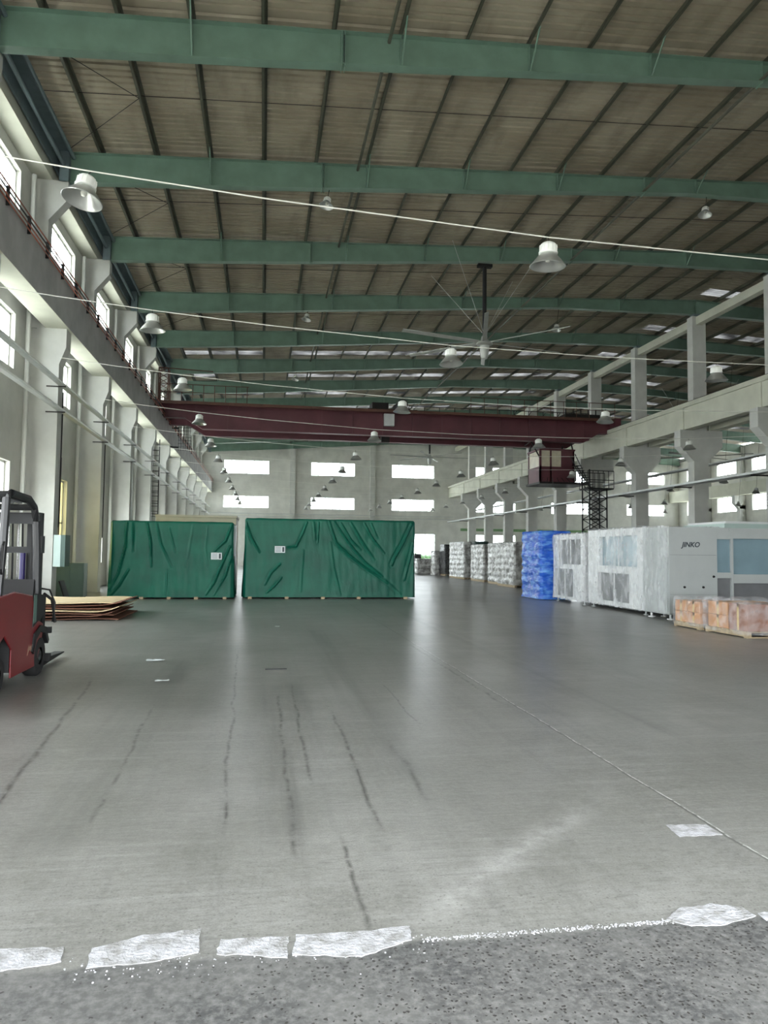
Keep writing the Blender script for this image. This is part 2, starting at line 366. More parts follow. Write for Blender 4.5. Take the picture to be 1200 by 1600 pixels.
# roof sheets: trapezoid ribs running across the hall, rooflights left open
SKY = {}
def bands():
    out = []
    for i in range(len(YC)-1):
        a, b = YC[i], YC[i+1]
        out.append((a, b-1.25, False)); out.append((b-1.25, b-.35, a > 26)); out.append((b-.35, b, False))
    out[0] = (Y0-.3, out[0][1], False); out[-1] = (out[-1][0], Y1+.3, False)
    return out
def sheet(m, x0, x1, y0, y1):
    n = max(1, round((y1-y0)/.25)); p = (y1-y0)/n
    zz = lambda x, h: rtop(x)+.205+h
    pr = []
    for i in range(n):
        y = y0+i*p; pr += [(y, 0), (y+p*.62, 0), (y+p*.7, .06), (y+p*.92, .06)]
    pr.append((y1, 0)); i0 = len(m.v)
    for y, h in pr: m.v.append((x0, y, zz(x0, h))); m.v.append((x1, y, zz(x1, h)))
    for j in range(len(pr)-1): m.f.append((i0+2*j, i0+2*j+1, i0+2*j+3, i0+2*j+2))
sky_mb, RS = MB(), random.Random(3)
for half, xs in (('ceiling', [-7.25]+PX+[22.0]), ('ceiling_far_hall', [22.0]+sorted(PX2)+[50.3])):
    m = MB()
    for (y0, y1, sk) in bands():
        if not sk: sheet(m, xs[0], xs[-1], y0, y1); continue
        for a, b in zip(xs, xs[1:]):
            pr_ = (.85 if a > 1 else .5) if y0 > 44 and a < 22 else (0 if a < 22 else .45)
            if b-a > 1 and RS.random() < pr_ and not (a < -3 and y0 < 44): sheet(sky_mb, a, b, y0, y1)
            else: sheet(m, a, b, y0, y1)
    struct(m.build(half, 'roof'))
# each run of rooflight panels
struct(sky_mb.build('skylight', 'skylight'), 'dusty translucent rooflight panels between the purlins')
# outer weather skin keeps the roof light tight
# ------------------------------------------------------------------ roof steel
for i, x in enumerate(PX + [x for x in sorted(PX2) if x < 36]):
    m = MB(); z = rtop(x)
    m.box(x-.006, x+.006, Y0, Y1, z, z+.2); m.box(x-.07, x, Y0, Y1, z, z+.008); m.box(x, x+.07, Y0, Y1, z+.192, z+.2)
    m.box(x-.07, x-.062, Y0, Y1, z, z+.025)
    nm = ORD[i] if i < 20 else 'twenty-' + ORD[i-20]
    tag(m.build('roof_purlin', 'purlin'), 'long grey-green roof purlin under the roof sheets, %s from the left wall' % nm, 'purlin', 'purlins under the roof')
def ordn(i): return ORD[i] if i < 20 else 'twenty-' + ORD[i-20]
vis = [y for y in YC if y > 9]
for n_, y in enumerate(vis):
    t = thing('roof_rafter', (0, y, 0), 'green steel roof rafter spanning the hall, %s from the camera' % ORD[n_], 'roof beam', 'roof rafters')
    nodes = [-6.2, -3, 0, 4, 8, 14, 18, 22, 26, 30, 36, 44, 49.9]
    m = MB()
    for a, b in zip(nodes, nodes[1:]):
        m.hexa([(a, -.006, rbot(a)), (b, -.006, rbot(b)), (b, .006, rbot(b)), (a, .006, rbot(a)), (a, -.006, rtop(a)), (b, -.006, rtop(b)), (b, .006, rtop(b)), (a, .006, rtop(a))])
    m.build('web', 'green_steel', t)
    for nm, fn, dz in (('top_flange', rtop, -.014), ('bottom_flange', rbot, .014)):
        m = MB()
        for a, b in zip(nodes, nodes[1:]):
            za, zb = fn(a), fn(b); lo, hi = min(0, dz), max(0, dz)
            m.hexa([(a, -.14, za+lo), (b, -.14, zb+lo), (b, .14, zb+lo), (a, .14, za+lo), (a, -.14, za+hi), (b, -.14, zb+hi), (b, .14, zb+hi), (a, .14, za+hi)])
        m.build(nm, 'green_steel', t)
    for x in (1.58, 1.66, 12.5, 21.9, 31.5):
        MB().box(x-.01, x+.01, -.14, .14, rbot(x)-.05, rtop(x)+.01).build('splice_plate', 'green_steel', t)
    for x in (-1.85, 3.0, 6.2, 9.4, 14.4, 17.7):
        m = MB().box(x-.008, x+.008, -.13, -.006, rbot(x)+.014, rtop(x)-.014)
        m.box(x-.008, x+.008, .006, .13, rbot(x)+.014, rtop(x)-.014)
        m.build('stiffener', 'green_steel', t)
        MB().tube([(x+.02, -.12, rbot(x)+.04), (x+.02, -.75, rtop(x)+.02)], .022, 5).build('knee_brace', 'green_steel', t)
    MB().box(-6.2, -5.93, -.2, .2, rbot(-6)-.04, rtop(-6)-.02).build('end_plate', 'blue_steel', t)
# tie tubes and eave struts, sag rods
for x, dz, lab in ((2.72, -.12, 'thin round tie tube running the length of the roof left of centre'), (12.5, -.45, 'thin round tie tube running the length of the roof right of centre')):
    tag(MB().tube([(x, YC[1], rtop(x)+dz), (x, Y1, rtop(x)+dz)], .045, 8).build('tie_tube', 'purlin'), lab, 'tube', 'roof tie tubes')
for x, z, lab in ((-5.85, 13.28, 'upper blue-green eave tube above the left windows'), (-6.08, 12.95, 'lower blue-green eave tube beside the left concrete ring beam')):
    tag(MB().tube([(x, YC[1], z), (x, Y1, z)], .06, 8).build('eave_strut', 'blue_steel'), lab, 'tube', 'eave tubes')
tag(MB().box(-6.32, -6.26, Y0, Y1, 12.75, 13.4).box(-6.26, -5.95, Y0, Y1, 13.38, 13.41).build('eave_shade_sheet', 'blue_steel'), 'blue-green sheet painting in the shaded inner face of the left eave beam', 'shade sheet')  # added sheet, its blue-grey paints the shade on the concrete beam's inner face
for n_ in range(2, 13):
    y = YC[n_]+3.0 - .0
    m = MB().tube([(-6.2, y, rtop(-6.2)+.07), (22, y, rtop(22)+.07)], .012, 4)
    tag(m.build('sag_rod', 'dark_steel'), 'thin dark sag rod crossing the purlins midway, %s from the camera' % ORD[n_-2], 'rod', 'sag rods between the rafters')
for n_ in range(2, 7):
    y = YC[n_]; m = MB()
    m.tube([(-5.9, y+.3, rtop(-5.9)), (-3.5, y+3, rtop(-3.5))], .012, 4).tube([(-5.9, y+5.7, rtop(-5.9)), (-3.5, y+3, rtop(-3.5))], .012, 4)
    tag(m.build('brace_rod', 'dark_steel'), 'crossed thin bracing rods at the left eave in the %s roof bay' % ORD[n_-2], 'rod', 'eave bracing rods')
# ------------------------------------------------------------------ left side columns, ring beam, crane beam
LY = [y for y in YC if y > 9 and y < 82]
for n_, y in enumerate(LY):
    nm = ORD[n_]
    t = thing('concrete_column', (0, y, 0), 'whitewashed concrete column on the left wall with a crane bracket, %s from the camera' % nm, 'column', 'columns along the left wall')
    h = .25
    MB().box(-6.65, -6.0, -h, h, 0, 6.95).box(-6.9, -6.65, -.14, .14, 0, 12.5).build('shaft', 'column', t)
    MB().prism([(-6.65, 6.95), (-6.0, 6.95), (-5.82, 7.45), (-5.82, 8.0), (-6.65, 8.0)], 'y', -h, h).build('crane_bracket', 'column', t)
    MB().prism([(-6.9, 8.0), (-6.45, 8.0), (-6.45, 11.25), (-5.93, 11.9), (-5.93, 12.46), (-6.9, 12.46)], 'y', -.2, .2).build('upper_shaft', 'column', t)
    # wall pipe beside the column
    tag(MB().tube([(-6.72, y-.75, 0), (-6.72, y-.75, 12.3)], .07, 8).build('downpipe', 'column'), 'white painted downpipe against the left wall beside the %s column' % nm, 'pipe', 'downpipes on the left wall')
struct(MB().box(-6.9, -6.38, Y0, Y1, 12.47, 13.3).build('trim_6', 'beam_cream'))
t = thing('crane_runway_beam', (-6.05, 0, 8.0), 'long grey concrete crane beam along the left wall', 'crane beam')
MB().box(-.36, .3, Y0, Y1, 0, .001).build('lit_soffit', 'beam_cream', t)  # thin paler skin: window light painted onto the beam's underside
MB().box(-.36, .3, Y0, Y1, .001, 1.3).build('beam', 'beam_grey', t)
MB().box(-.12, -.04, Y0, Y1, 1.3, 1.44).build('rail', 'dark_steel', t)
for j in range(4):
    tag(MB().tube([(-5.66, 8, 9.14+.12*j), (-5.66, Y1, 9.14+.12*j)], .018, 5).build('conductor_rail', 'copper' if j != 2 else 'dark_steel'),
        '%s conductor bar from the top along the left crane beam' % ['lowest', 'second lowest', 'third lowest', 'topmost'][j] if False else
        ['lowest orange conductor bar along the left crane beam', 'second lowest orange conductor bar on the left crane beam', 'dark conductor bar just below the topmost on the left crane beam', 'topmost orange conductor bar on the left crane beam'][j], 'conductor bar', 'conductor bars on the left crane beam')
y = 14.0; j = 0
while y < 60:
    tag(MB().box(-5.75, -5.67, y-.012, y+.012, 9.1, 9.54).build('conductor_clip', 'dark_steel'), 'small insulator clip carrying the conductor bars on the left crane beam', 'clip', 'conductor bar clips'); y += 1.5
# two pipe runs on brackets
for z, nm in ((6.35, 'upper'), (5.6, 'lower')):
    t = thing('conduit_run', (-5.9, 0, z), '%s twin conduit run along the left columns' % nm, 'pipe', 'conduit runs on the left')
    for dx in (-.05, .07): MB().tube([(dx, 8, 0), (dx, Y1-1, 0)], .03, 6).build('conduit', 'lamp_body', t)
    MB().box(-.07, .09, 8, Y1-1, -.05, -.042).build('tray', 'galv', t)
    for y in LY: MB().box(-.42, .12, y-.29, y-.26, -.08, -.05).build('bracket', 'dark_steel', t)
# ------------------------------------------------------------------ middle column row
for n_, y in enumerate(LY):
    nm = ORD[n_]
    t = thing('concrete_column', (22, y, 0), 'pale two-armed concrete column in the middle row, %s from the camera' % nm, 'column', 'columns in the middle row')
    MB().box(-.4, .4, -.28, .28, 0, 6.4).build('shaft', 'column', t)
    MB().prism([(-.4, 6.4), (.4, 6.4), (1.2, 7.15), (1.2, 8.0), (-1.15, 8.0), (-1.15, 7.15)], 'y', -.28, .28).build('twin_bracket', 'column', t)
    MB().box(-.38, .36, -.25, .25, 8.0, 13.95).build('upper_shaft', 'column', t)
    MB().box(-.25, .25, -.2, .2, 13.95, 14.1).build('bearing_plate', 'blue_steel', t)
for x0, x1, lab in ((21.0, 21.6, 'cream concrete crane beam on the hall side of the middle columns'), (22.45, 23.05, 'cream concrete crane beam on the far side of the middle columns')):
    t = thing('crane_runway_beam', (x0, 0, 8.0), lab, 'crane beam', 'crane beams on the middle columns')
    MB().box(.05, .55, Y0, Y1, 0, 1.1).build('web', 'beam_cream', t)
    MB().box(-.05, .62, Y0, Y1, 1.1, 1.32).build('flange', 'beam_cream', t)
    MB().box(.25, .33, Y0, Y1, 1.32, 1.45).build('rail', 'dark_steel', t)
    for y in LY: MB().box(-.0, .06, y-.3, y+.3, 0, 1.1).build('end_block', 'beam_cream', t)
tag(MB().box(21.8, 22.15, Y0, Y1, 13.5, 13.9).build('tie_beam', 'beam_cream'), 'slender cream tie beam joining the heads of the middle columns', 'beam')
t = thing('cable_tray', (20.9, 0, 5.1), 'white cable tray along the hall side of the middle columns', 'cable tray')
MB().box(-.25, .3, 16, Y1-1, 0, .02).box(-.25, -.23, 16, Y1-1, 0, .12).box(.28, .3, 16, Y1-1, 0, .12).build('tray', 'galv', t)
for y in LY: MB().box(-.25, .7, y-.05, y, -.06, 0).build('bracket', 'dark_steel', t)
t = thing('cable_tray', (23.0, 0, 6.3), 'cable tray on the far side of the middle columns', 'cable tray')
MB().box(-.2, .2, 16, Y1-1, 0, .02).box(-.2, -.18, 16, Y1-1, 0, .1).build('tray', 'galv', t)
for y in LY: MB().box(-.6, .1, y-.05, y, -.05, 0).build('bracket', 'galv', t)
# right wall columns of the far hall
for n_, y in enumerate([y for y in LY if y > 45]):
    t = thing('concrete_column', (49.6, y, 0), 'pale concrete column at the far right wall of the second hall, %s from the camera' % ORD[n_], 'column', 'columns along the far right wall')
    MB().box(-.3, .4, -.25, .25, 0, 7).build('shaft', 'column', t)
    MB().prism([(-.3, 6.6), (.4, 6.6), (.4, 8.0), (-.9, 8.0), (-.9, 7.2)], 'y', -.25, .25).build('crane_bracket', 'column', t)
    MB().box(0, .4, -.2, .2, 8.0, 13.2).build('upper_shaft', 'column', t)
tag(MB().box(48.7, 49.3, 40, Y1, 8.0, 9.3).build('crane_runway_beam', 'beam_cream'), 'cream concrete crane beam against the far right wall', 'crane beam')
# ------------------------------------------------------------------ wires and bell lamps
WZ = [(-6.02, 7.1), (-4.5, 6.92), (-2.5, 6.74), (0, 6.56), (4.2, 6.34), (8, 6.27), (12.4, 6.3), (17.6, 6.45), (21.58, 6.75)]
def wz(x): return interp(x, WZ)
def make_lamp(s=1.0):
    root = thing('bell_lamp', (0, 0, 0), '', 'lamp')
    m = MB().lathe([(.0, 0), (.06, 0), (.1, -.02), (.125, -.05), (.13, -.06), (.13, -.15), (.145, -.155), (.145, -.175), (.13, -.18), (0, -.18)], 24)
    for q in range(14):
        a = q*math.pi/7; m.box(.13*math.cos(a)-.006, .13*math.cos(a)+.006, .13*math.sin(a)-.006, .13*math.sin(a)+.006, -.15, -.05)
    m.build('housing', 'lamp_body', root, True)
    MB().lathe([(.12, -.18), (.135, -.2), (.16, -.23), (.2, -.275), (.24, -.325), (.262, -.355), (.275, -.365), (.268, -.372), (.25, -.36), (.228, -.33), (.19, -.285), (.15, -.24), (.12, -.21)], 36).build('reflector', 'lamp_alu', root, True)
    MB().lathe([(0, -.31), (.03, -.3), (.045, -.27), (.04, -.23), (.03, -.18)], 12).build('bulb', 'bulb', root, True)
    MB().tube([(0, 0, 0), (0, 0, .05), (.02, 0, .07), (0, 0, .09)], .008, 6).build('hook', 'dark_steel', root)
    return root
proto = make_lamp(); used = False
rowname = {-2.5: 'leftmost row', 4.2: 'second row', 10.95: 'third row', 17.6: 'row by the middle columns'}
for n_ in range(12):
    y = 10.5+6*n_
    m = MB().tube([(x, y if -6 < x < 21.5 else y+.06, z+.05) for x, z in WZ], .01, 5)
    tag(m.build('span_wire', 'wire'), 'thin pale wire strung across the hall carrying lamps, %s from the camera' % ORD[n_], 'wire', 'lamp wires across the hall')
    for x in (-2.5, 4.2, 10.95, 17.6):
        if (x == 10.95 and n_ == 0) or (x == 17.6 and n_ < 2): continue
        o = proto if not used else copy_tree(proto); used = True
        o.location = (x, y, wz(x)-.03); o.rotation_euler = (R.uniform(-.08, .08), .2 if (n_ == 0 and x < 0) else R.uniform(-.06, .06), R.uniform(0, 3)); o['label'] = 'silver bell lamp on a wire, %s from camera in the %s' % (ORD[n_], rowname[x]); o['group'] = 'bell lamps over the floor'
k2 = 0
for x in (27.5, 34.0, 41.0):
    for y in (40.8, 46.8, 52.8, 58.8, 64.8, 70.8):
        o = copy_tree(proto); o.location = (x, y, 6.4); k2 += 1
        MB().tube([(0, 0, 0), (0, 0, rbot(x)-6.385)], .01, 4).build('drop_rod', 'dark_steel', o)
        o['label'] = 'bell lamp in the second hall, %s from camera in the %s row' % (ORD[int((y-40.8)/6)], {27.5: 'nearest', 34.0: 'middle', 41.0: 'farthest'}[x]); o['group'] = 'bell lamps in the second hall'
for x, y, zr, lab in ((1.78, 22.8, 12.37, 'small lamp hung under the second visible rafter left of centre'), (14.8, 22.8, 13.2, 'small lamp hung on a hook under the second visible rafter at right'),
                      (1.83, 34.8, 12.5, 'small glinting lamp under the fourth visible rafter left of centre'), (14.34, 34.8, 12.75, 'small glinting lamp under the fourth visible rafter by the big fan'),
                      (1.8, 46.8, 12.4, 'small lamp under a distant rafter left of the red crane hoist')):
    o = copy_tree(proto); o.scale = (.85, .85, .85); o.location = (x, y-.02, zr+.38); zz = rbot(x)-.0
    MB().tube([(0, 0, .05), (0, 0, (zz-zr-.38)/.85)], .012, 5).build('drop_rod', 'dark_steel', o)
    o['label'] = lab; o['group'] = 'small lamps under the rafters'
# ------------------------------------------------------------------ ceiling fans
def fan(loc, zc, zh, rad, lab, a0=0.25):
    t = thing('ceiling_fan', loc, lab, 'ceiling fan', 'large ceiling fans')
    MB().tube([(0, 0, zh), (0, 0, zc)], .085, 10).build('down_rod', 'black', t)
    MB().box(-.3, .3, -.12, .12, zc-.12, zc).build('mounting_bracket', 'black', t)
    MB().lathe([(0, zh+.3), (.12, zh+.3), (.16, zh+.1), (.32, zh+.05), (.34, zh-.04), (.2, zh-.1), (.16, zh-.5), (.12, zh-.62), (0, zh-.62)], 20).build('motor_hub', 'fan_grey', t, True)
    for q in range(6):
        a = a0+q*math.pi/3; d = Vector((math.cos(a), math.sin(a), 0)); n = Vector((-d.y, d.x, 0)); r0, r1 = .3, rad
        m = MB(); p = []
        for rr, ww, zz in ((r0, .09, .03), (r1, .08, .06)):
            for s_, tz in ((-1, -.03), (1, .03)): p.append(d*rr+n*s_*ww+Vector((0, 0, zh+zz+tz)))
        up_ = Vector((0, 0, .03))
        m.hexa([p[0], p[2], p[3], p[1], p[0]+up_, p[2]+up_, p[3]+up_, p[1]+up_]); m.build('blade', 'fan_grey', t)
    for q in range(4):
        a = math.pi/4+q*math.pi/2
        MB().tube([(0, 0, zh+.35), (2.6*math.cos(a), 2.6*math.sin(a), zc+.1)], .01, 4).build('guy_wire', 'galv', t)
fan((8.75, 28.8, 0), 13.45, 10.15, 3.7, 'large grey six-bladed ceiling fan on a long black rod in mid hall')
fan((14.6, 64.8, 0), 13.7, 10.2, 3.7, 'distant ceiling fan on a rod in front of the far wall windows', .1)
fan((30.5, 48, 0), 13.8, 8.6, 3.4, 'ceiling fan in the second hall seen through the middle columns', .4)
# ------------------------------------------------------------------ red overhead crane
t = thing('overhead_crane', (0, 44.3, 9.45), 'dark red overhead travelling crane bridging the hall with operator cab', 'crane')
for yy, nm in ((-1.2, 'front'), (1.4, 'rear')):
    MB().prism([(-5.9, -.35), (-4.6, -.35), (-3.6, -.95), (19.4, -.95), (20.4, -.35), (21.2, -.35), (21.2, .45), (-5.9, .45)], 'y', yy-.25, yy+.25).build('main_girder', 'crane_red', t)
m = MB()
for i in range(14): m.box(-4+i*1.8, -3.97+i*1.8, -1.49, -1.45, -.9, .4)
m.build('girder_rib', 'crane_red', t)
for x in (-6.1, 21.3):
    MB().box(x-.2, x+.2, -2.2, 2.4, .0, .5).build('end_carriage', 'crane_red', t)
m = MB(); m.box(-5.9, 21.2, -2.15, -1.45, .42, .46); m.box(-5.9, 21.2, -2.17, -2.13, .3, .46); m.build('walkway', 'crane_brown', t)
m = MB()
for z in (.95, 1.4): m.tube([(-5.9, -2.12, z), (-1.0, -2.12, z)], .02, 4)
for i in range(9): m.tube([(-5.9+i*.6, -2.12, .45), (-5.9+i*.6, -2.12, 1.4)], .02, 4)
m.build('handrail', 'crane_brown', t); m = MB()
for z in (.95, 1.4): m.tube([(12, -2.12, z), (21.2, -2.12, z)], .02, 4)
for i in range(12): m.tube([(12+i*.83, -2.12, .45), (12+i*.83, -2.12, 1.4)], .02, 4)
m.build('handrail', 'crane_brown', t)
m = MB()      # lattice cage on the left carriage
for x in (-5.95, -5.45):
    for y in (-2.1, -1.5): m.box(x-.03, x+.03, y-.03, y+.03, .5, 2.3)
for i in range(6):
    z = .5+i*.3; m.tube([(-5.95, -2.1, z), (-5.45, -2.1, z+.3)], .018, 4).tube([(-5.45, -2.1, z), (-5.95, -2.1, z+.3)], .018, 4)
m.tube([(-5.95, -2.1, 2.3), (-3.0, -2.1, 2.2)], .03, 4)
m.build('collector_cage', 'crane_brown', t)
m = MB(); m.box(6.0, 9.0, -.9, 1.1, .5, .75).box(6.3, 7.3, -.5, .7, .75, 1.2); m.lathe([(0, -.9), (.32, -.9), (.32, .9), (0, .9)], 16, (8.1, 0, 1.05), 'y'); m.build('hoist_trolley', 'dark_steel', t)
MB().box(6.85, 7.45, -1.75, -1.5, -.42, .3).build('control_box', 'galv', t)
MB().tube([(7.2, .1, .5), (7.2, .1, -.8)], .03, 6).box(6.95, 7.45, -.1, .3, -1.15, -.8).build('hook_block', 'dark_steel', t)
m = MB()
for z in (1.0, 1.5): m.tube([(9, 1.7, z), (21.2, 1.7, z)], .025, 4)
for i in range(13): m.tube([(9+i, 1.7, .45), (9+i, 1.7, 1.5)], .025, 4)
for i in range(6): m.tube([(15.5+i, 1.7, .45), (16.2+i, 1.7, 1.5)], .02, 4)
m.build('rear_handrail', 'black', t)
m = MB()
for i in range(5): m.tube([(18.6+i*.5, -.6, .45), (18.6+i*.5, -.6, 1.3)], .04, 5)
m.box(18.5, 20.8, -.8, .3, .45, .95); m.build('drive_motor', 'dark_steel', t)
# cab
cb = MB(); x0, x1, y0, y1, z0, z1 = 16.75, 18.9, -1.0, .9, -3.4, -1.45
for x in (x0, x1):
    for y in (y0, y1): cb.box(x-.06, x+.06, y-.06, y+.06, z0, z1)
cb.box(x0-.1, x1+.1, y0-.1, y1+.1, z1, z1+.1).box(x0-.06, x1+.06, y0-.06, y1+.06, z0, z0+.95).box(x0+1.35, x1+.06, y0-.06, y1+.06, z0+.9, z1)
cb.box(x0+.62, x0+.72, y0-.06, y0+.06, z0, z1)
cab = cb.build('operator_cab', 'crane_red', t)
MB().box(x0+.06, x0+.62, y0-.03, y0-.01, z0+.95, z1).box(x0+.72, x0+1.35, y0-.03, y0-.01, z0+.95, z1).build('cab_window', 'cab_glass', cab)
MB().box(x0-.02, x0-.0, y0+.06, y1-.06, z0+.95, z1).build('cab_window', 'cab_glass', cab)
m = MB()
for x, y in ((x0, y0), (x1, y0), (x0, y1), (x1, y1)): m.tube([(x, y, z1), (x, y*.7, -.9)], .05, 5)
m.tube([(x0-.6, y0, -.9), (x0, y0, z1-.5)], .05, 5).tube([(x0-.6, y0, -.9), (x0-.3, y1, -.9)], .04, 5)
m.build('cab_brace', 'dark_steel', cab); m = MB()
m.box(x0-.15, x1+.9, y0-.35, y1+.2, z0-.14, z0-.02)
for i in range(8): m.tube([(x0-.1+i*.4, y0-.35, z0-.1), (x0+.1+i*.3, y0-.2, z0+.25)], .02, 4)
m.build('cab_platform', 'dark_steel', cab)
# end-stop gate behind the crane on the left beam
m = MB()
for i in range(6): m.box(-5.35+i*.14, -5.33+i*.14, 47.0, 47.03, 7.75, 9.2)
for i in range(8): m.box(-5.38, -4.6, 47.0, 47.03, 7.78+i*.2, 7.8+i*.2)
m.box(-5.4, -4.58, 46.99, 47.04, 9.18, 9.22).box(-6.0, -5.35, 46.99, 47.04, 9.1, 9.2).box(-6, -5.35, 46.99, 47.04, 7.9, 8.0)
tag(m.build('grille_cage', 'black'), 'black mesh maintenance cage fixed to the left crane beam behind the crane', 'cage')
# access stair tower, right, and caged ladder, left
t = thing('stair_tower', (19.5, 42.0, 0), 'black steel lattice stair up to the crane cab beside the middle columns', 'stairs')
m = MB()
for x in (-.35, .75):
    for y in (-.5, .5): m.tube([(x, y, 0), (x, y, 6.7 if x < 0 else 5.6)], .045, 5)
for i in range(9):
    z = i*.62
    for y in (-.5, .5): m.tube([(-.35, y, z), (.75, y, z+.62)], .025, 4).tube([(.75, y, z), (-.35, y, z+.62)], .025, 4).tube([(-.35, y, z), (.75, y, z)], .025, 4)
m.build('lattice_frame', 'black', t)
MB().box(-.5, 1.15, -.6, .6, 5.5, 5.58).build('platform', 'black', t)
m = MB()
for i in range(6): m.tube([(-.5+i*.33, -.6, 5.55), (-.5+i*.33, -.6, 6.6)], .022, 4)
for z in (6.05, 6.6): m.tube([(-.5, -.6, z), (1.15, -.6, z)], .022, 4)
m.build('handrail', 'black', t); m = MB()
for z in (6.05, 6.6): m.tube([(-.5, .6, z), (1.15, .6, z)], .022, 4)
for i in range(6): m.tube([(-.5+i*.33, .6, 5.55), (-.5+i*.33, .6, 6.6)], .022, 4)
m.build('handrail', 'black', t)
m = MB()
for i in range(10): m.box(-1.1+i*.09, -.75+i*.09, -.3, .3, 6.9-i*.14, 6.93-i*.14)
m.tube([(-1.2, -.35, 7.6), (-.2, -.35, 5.6)], .03, 4).tube([(-1.2, .35, 7.6), (-.2, .35, 5.6)], .03, 4).tube([(-1.1, -.35, 6.9), (-.2, -.35, 5.5)], .03, 4)
m.build('stair_flight', 'black', t)
t = thing('wall_ladder', (-6.25, 43.6, 0), 'dark steel ladder rising to the left crane beam behind the left green tarpaulin', 'ladder')
m = MB()
for x in (-.2, .25): m.tube([(x, 0, .1), (x, 0, 7.9)], .03, 5)
for i in range(26): m.tube([(-.2, 0, .3+i*.29), (.25, 0, .3+i*.29)], .018, 4)
m.build('rails_and_rungs', 'dark_steel', t)
m = MB()
for i in range(9):
    z = 2.4+i*.6; m.tube([(-.2, 0, z), (-.25, -.5, z), (.02, -.7, z), (.3, -.5, z), (.25, 0, z)], .018, 4)
for x, y in ((-.25, -.5), (.02, -.7), (.3, -.5)): m.tube([(x, y, 2.4), (x, y, 7.2)], .018, 4)
m.build('safety_hoop', 'dark_steel', t)
# ------------------------------------------------------------------ wrapped / draped goods
def seg_d(px, pz, a, b):
    ax, az = a; bx, bz = b; dx, dz = bx-ax, bz-az; L = dx*dx+dz*dz
    t = max(0, min(1, ((px-ax)*dx+(pz-az)*dz)/L)) if L else 0
    return math.hypot(px-ax-t*dx, pz-az-t*dz), t
def shell(w, d, h, step, disp, z0=0.0, corner=.08, lean=0.0):
    """closed box-like cover; local x 0..w, y 0..d, outline walked around the perimeter. disp(side, u, z) -> outward metres"""
    pts = []   # (x, y, nx, ny, side, u)
    nx_, ny_ = max(4, int(w/step)), max(4, int(d/step))
    for i in range(nx_): u = corner+(w-2*corner)*i/(nx_-1); pts.append((u, 0, 0, -1, 'f', u))
    for i in range(ny_): u = corner+(d-2*corner)*i/(ny_-1); pts.append((w, u, 1, 0, 'r', u))
    for i in range(nx_): u = w-corner-(w-2*corner)*i/(nx_-1); pts.append((u, d, 0, 1, 'b', u))
    for i in range(ny_): u = d-corner-(d-2*corner)*i/(ny_-1); pts.append((0, u, -1, 0, 'l', u))
    n = len(pts); nz = max(4, int((h-z0)/step)); m = MB()
    for j in range(nz+1):
        z = z0+(h-z0)*j/nz
        for (x, y, a, b, s_, u) in pts:
            q = disp(s_, u, z); top = max(0, (z-(h-.06))/.06)
            q -= .05*top*top
            m.v.append((x+a*q, y+b*q, z+(.012*noise.noise(Vector((x*3, y*3, 9))) if j == nz else 0)))
    for j in range(nz):
        for i in range(n):
            l = (i+1) % n; m.f.append((j*n+i, j*n+l, (j+1)*n+l, (j+1)*n+i))
    base = nz*n; rings = [base]
    for r_ in (.75, .45, .15):
        i0 = len(m.v)
        for i in range(n):
            x, y, z = m.v[base+i]; x = w/2+(x-w/2)*r_; y = d/2+(y-d/2)*r_
            m.v.append((x, y, h+.02*noise.noise(Vector((x*2, y*2, 3)))))
        for i in range(n):
            l = (i+1) % n; m.f.append((rings[-1]+i, rings[-1]+l, i0+l, i0+i))
        rings.append(i0)
    m.f.append(tuple(rings[-1]+i for i in range(n)))
    return m
def tarp_cargo(loc, w, d, h, folds, sheetpos, skids, lab, seed):
    t = thing('covered_cargo', loc, lab, 'tarpaulin', 'machines under green tarpaulins')
    def disp(s_, u, z):
        q = .02*noise.noise(Vector((u*1.3+seed, z*1.0, ord(s_)))) + .012*noise.noise(Vector((u*6, z*1.6, seed)))
        q += .05*max(0, 1-z/h)**1.5
        if s_ == 'f':
            for pl, amp, wd in folds:
                best, bt = 9, 0
                for i in range(len(pl)-1):
                    dd, tt = seg_d(u, z, pl[i], pl[i+1])
                    if dd < best: best, bt = dd, (i+tt)/(len(pl)-1)
                wd2 = wd*.55; g = math.exp(-(best/wd2)**2)-.35*math.exp(-((best-2*wd2)/wd2)**2)
                q += amp*.95*g*(.3+.7*math.sin(math.pi*min(1, .15+bt*.8)))
        else: q += .03*math.sin(u*6+seed)*(1-z/h)
        return q
    shell(w, d, h, .025, disp, .05, .05).build('tarpaulin', 'tarp', t, True)
    sxp, szp = sheetpos; y = -.075
    s_ = MB().box(sxp, sxp+.34, y-.004, y, szp, szp+.22).build('label_sheet', 'paper', t)
    m = MB()
    for i in range(4): m.box(sxp+.03, sxp+.2, y-.006, y-.004, szp+.04+i*.045, szp+.052+i*.045)
    m.box(sxp+.25, sxp+.31, y-.006, y-.004, szp+.03, szp+.19); m.build('printing', 'ink', s_)
    for x in skids: MB().box(x-.06, x+.06, -.1, d-.05, 0, .07).build('skid', 'wood', t)
def fl(L, ox, oy, s_, x0p, w_m, wpx, base, hm, hpx):
    out = []
    for pl, amp, wd in L:
        out.append(([((ox+p[0]/s_-x0p)*w_m/wpx, (base-(oy+p[1]/s_))*hm/hpx) for p in pl], amp, wd))
    return out
